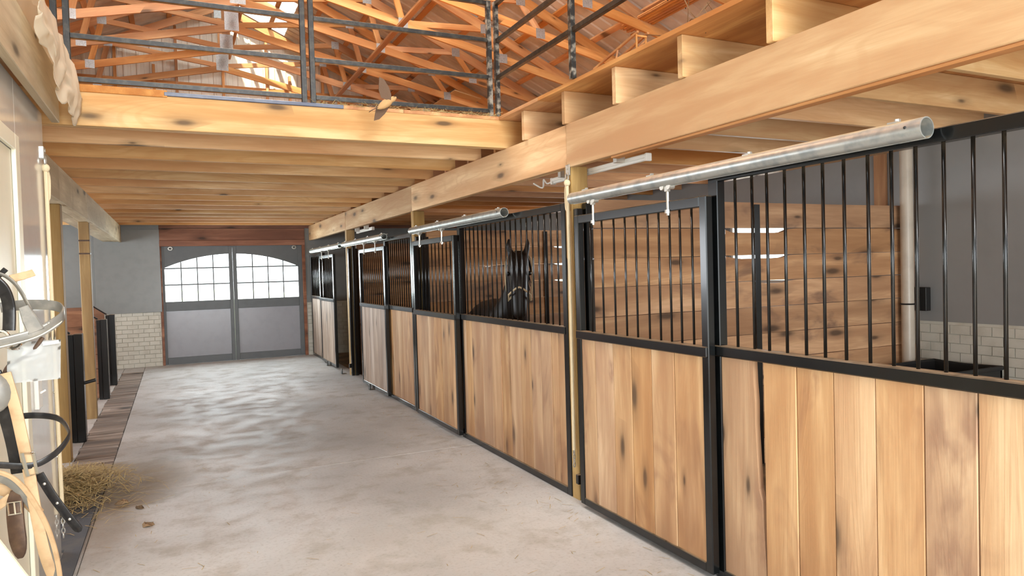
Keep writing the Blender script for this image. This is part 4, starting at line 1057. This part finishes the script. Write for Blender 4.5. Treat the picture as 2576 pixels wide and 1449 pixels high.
nb_ = MB().ribbon(loop, .036, .007, (0, -.15, 1)).done('noseband', 'leather_grey', b1, True)
mb = MB()
for o_ in (-.013, .013): mb.ribbon([p + Vector((0, -.0045, o_)) for p in loop[:22]], .0035, .003, (0, -.15, 1))
mb.done('piping', 'webbing', nb_)
MB().ribbon(smooth_path([(-.60, 2.86, 1.735), (-.535, 2.87, 1.735), (-.49, 2.88, 1.70), (-.455, 2.885, 1.625), (-.432, 2.89, 1.545)], 6), [.022] * 25, .006, (.4, -1, .3)).done('cheek_strap', 'leather_grey', b1, True)
MB().ribbon([(-.462, 2.85, 1.62), (-.445, 2.845, 1.575), (-.428, 2.84, 1.535)], [.03, .045, .05], .016, (1, 0, .35)).done('keeper', 'leather_grey', b1)
MB().ribbon(smooth_path([(-.555, 2.9, 1.72), (-.525, 2.9, 1.68), (-.512, 2.9, 1.62), (-.515, 2.9, 1.54)], 6), .038, .012, (1, -.3, 0)).done('crownpiece', 'leather_black', b1, True)
MB().ribbon(smooth_path([(-.50, 2.88, 1.715), (-.465, 2.9, 1.725), (-.44, 2.92, 1.735)], 4), .026, .006, (0, .4, 1)).done('strap_end', 'leather_tan', b1)
mb = MB(); bit_ring(mb, (-.535, 2.86, 1.515), .026); bit_ring(mb, (-.50, 2.88, 1.50), .02); mb.tube([(-.54, 2.86, 1.50), (-.48, 2.9, 1.47)], .008, 8); mb.done('bit', 'chrome', b1, True)
MB().tube(smooth_path([(-.42, 2.9, 1.51), (-.46, 2.9, 1.455), (-.52, 2.9, 1.42), (-.545, 2.9, 1.36)], 6), .007, 8).done('lace', 'leather_brown', b1, True)
pc = empty('plastic_pouch', (-.45, YH, 1.36), 'cloudy translucent plastic pouch clipped below the grey bridle loop', 'pouch')
bm = bmesh.new(); N = 10; F = []; 
for side in (0, 1):
    g = []
    for i in range(N + 1):
        row = []
        for j in range(N + 1):
            u, v = i / N, j / N; x = -.525 + .15 * u + (.006 * v); z = 1.36 + .138 * v
            bulge = .012 * math.sin(u * PI) * math.sin(v * PI) + .006 * noise.noise(Vector((u * 4, v * 4, side)))
            row.append(bm.verts.new((x, YH + (-1 if side == 0 else 1) * bulge + .15 * (u - .5) * .2, z)))
        g.append(row)
    for i in range(N):
        for j in range(N): bm.faces.new((g[i][j], g[i + 1][j], g[i + 1][j + 1], g[i][j + 1]))
bmesh.ops.remove_doubles(bm, verts=list(bm.verts), dist=0.0005)
mb = MB(); mb.bm.free(); mb.bm = bm; mb.done('bag', 'pouch', pc, True)
mb = MB()
for xx in (-.40, -.385): mb.tube([(xx, YH, 1.50), (xx + .002, YH, 1.535), (xx + .004, YH - .01, 1.565)], .004, 6)
mb.done('clip', 'chrome', pc, True)
mb = MB(); mb.ribbon([(-.42, YH - .006, 1.487), (-.372, YH - .006, 1.492)], .012, .004, (0, 0, 1)); mb.done('zip', 'white', pc)
b2 = empty('bridle', (-.5, YH, 1.15), 'black bridle with thin round loop and a tan buckled cheek strap, lower down', 'bridle')
MB().ribbon(smooth_path([(-.56, 2.84, 1.10), (-.46, 2.84, 1.083), (-.40, 2.86, 1.105), (-.365, 2.9, 1.14), (-.362, 2.95, 1.165), (-.40, 3.01, 1.205), (-.48, 3.03, 1.222), (-.56, 3.03, 1.22)], 8), .022, .006, (0, -.2, 1)).done('noseband', 'leather_black', b2, True)
ck_ = MB().ribbon(smooth_path([(-.525, 2.86, 1.40), (-.50, 2.855, 1.28), (-.483, 2.85, 1.17), (-.468, 2.845, 1.06), (-.455, 2.845, .93), (-.43, 2.85, .75), (-.385, 2.86, .60)], 6), .036, .008, (1, -.2, .1)).done('cheek_strap', 'leather_tan', b2, True)
MB().ribbon(smooth_path([(-.57, 2.9, 1.40), (-.535, 2.9, 1.28), (-.512, 2.9, 1.16), (-.50, 2.9, 1.05)], 6), .06, .012, (1, -.3, .1)).done('crownpiece', 'leather_black', b2, True)
mb = MB(); mb.tube([(-.484, 2.835, 1.13), (-.452, 2.835, 1.125), (-.444, 2.835, 1.055), (-.470, 2.835, 1.05)], .006, 6, closed=True); mb.tube([(-.484, 2.833, 1.13), (-.470, 2.833, 1.05)], .007, 6); mb.done('buckle', 'chrome', ck_, True)
pth = smooth_path([(-.445, 2.87, 1.045), (-.41, 2.88, .96), (-.37, 2.89, .88), (-.335, 2.9, .815)], 6)
MB().ribbon(pth, [.03] * (len(pth) - 2) + [.028, .012], .006, (1, -.3, .45)).done('strap_end', 'leather_black', b2, True)
mb = MB()
for i in (3, 8, 13): mb.sphere(pth[i] + Vector((0, -.004, 0)), .005, (1, .4, 1), 8)
mb.done('hole_rivet', 'zinc', b2, True)
rn = empty('reins', (-.45, YH, .8), 'looped grey and tan leather reins curving down at the lower left', 'reins')
MB().ribbon(smooth_path([(-.60, 2.85, 1.075), (-.52, 2.85, 1.03), (-.455, 2.85, .925), (-.42, 2.85, .80), (-.405, 2.85, .66), (-.42, 2.86, .50), (-.48, 2.88, .40)], 7), .034, .007, (1, -.5, .5)).done('strap', 'leather_grey', rn, True)
MB().ribbon(smooth_path([(-.60, 2.835, 1.095), (-.512, 2.835, 1.05), (-.448, 2.835, .94), (-.408, 2.835, .81), (-.392, 2.835, .66), (-.41, 2.845, .50), (-.48, 2.865, .40)], 7), .014, .010, (1, -.5, .5)).done('edge_cord', 'leather_tan', rn, True)
MB().ribbon(smooth_path([(-.62, 2.9, 1.03), (-.54, 2.9, .99), (-.49, 2.9, .95), (-.455, 2.9, .9)], 6), .04, .006, (.5, -.3, 1)).done('strap', 'leather_tan', rn, True)
hc = empty('leather_holster', (-.515, YH, .88), 'small dark brown leather buckle tab hanging among the reins', 'leather tab')
MB().ribbon(smooth_path([(-.51, 2.86, 1.0), (-.515, 2.86, .93), (-.512, 2.86, .85), (-.505, 2.86, .77)], 5), [.03, .034, .042, .048, .05, .05, .05, .05, .05, .05, .05, .05, .046, .04, .03, .016], .014, (1, -.2, 0)).done('tab', 'leather_brown', hc, True)
mb = MB(); mb.tube([(-.532, 2.846, .965), (-.496, 2.846, .965), (-.494, 2.846, .925), (-.530, 2.846, .925)], .004, 6, closed=True); mb.tube([(-.514, 2.844, .965), (-.512, 2.844, .925)], .003, 6); mb.done('buckle', 'chrome', hc, True)
gw = empty('wide_girth', (-.55, 2.6, .8), 'broad cream webbing girth hanging across the bottom left corner', 'girth')
MB().ribbon(smooth_path([(-.64, 2.58, 1.06), (-.56, 2.58, .93), (-.49, 2.58, .80), (-.43, 2.58, .68), (-.40, 2.6, .5), (-.46, 2.62, .3)], 8), .095, .016, (1, -.2, .55)).done('strap', 'webbing', gw, True)
cl_ = empty('rope_clip', (-.54, YH, .97), 'short tan strap with brass clip between reins and black bridle', 'clip')
MB().ribbon(smooth_path([(-.60, 2.87, .93), (-.56, 2.87, .955), (-.525, 2.87, .98)], 4), .028, .008, (0, 0, 1)).done('strap', 'leather_tan', cl_)
mb = MB(); bit_ring(mb, (-.515, 2.865, .985), .012, 12, .004); mb.done('ring', 'chrome', cl_, True)
pdd = empty('bit_guard', (-.57, YH, 1.34), 'round grey padded disc hanging at the left edge below the pouch', 'pad')
MB().sphere((-.575, YH - .04, 1.335), .07, (1, .35, 1.05), 16).done('disc', 'leather_grey', pdd, True)
sw = empty('light_switch', (XT, 4.55, 1.1), 'white light switch box on the glossy wall behind the bridles', 'switch')
box('box', sw, 'white', (XT, 4.48, 1.02), (XT + .022, 4.60, 1.18), .003)
beam('toggle', sw, 'white', (XT + .02, 4.54, 1.10), (XT + .045, 4.54, 1.115), .012, .01)
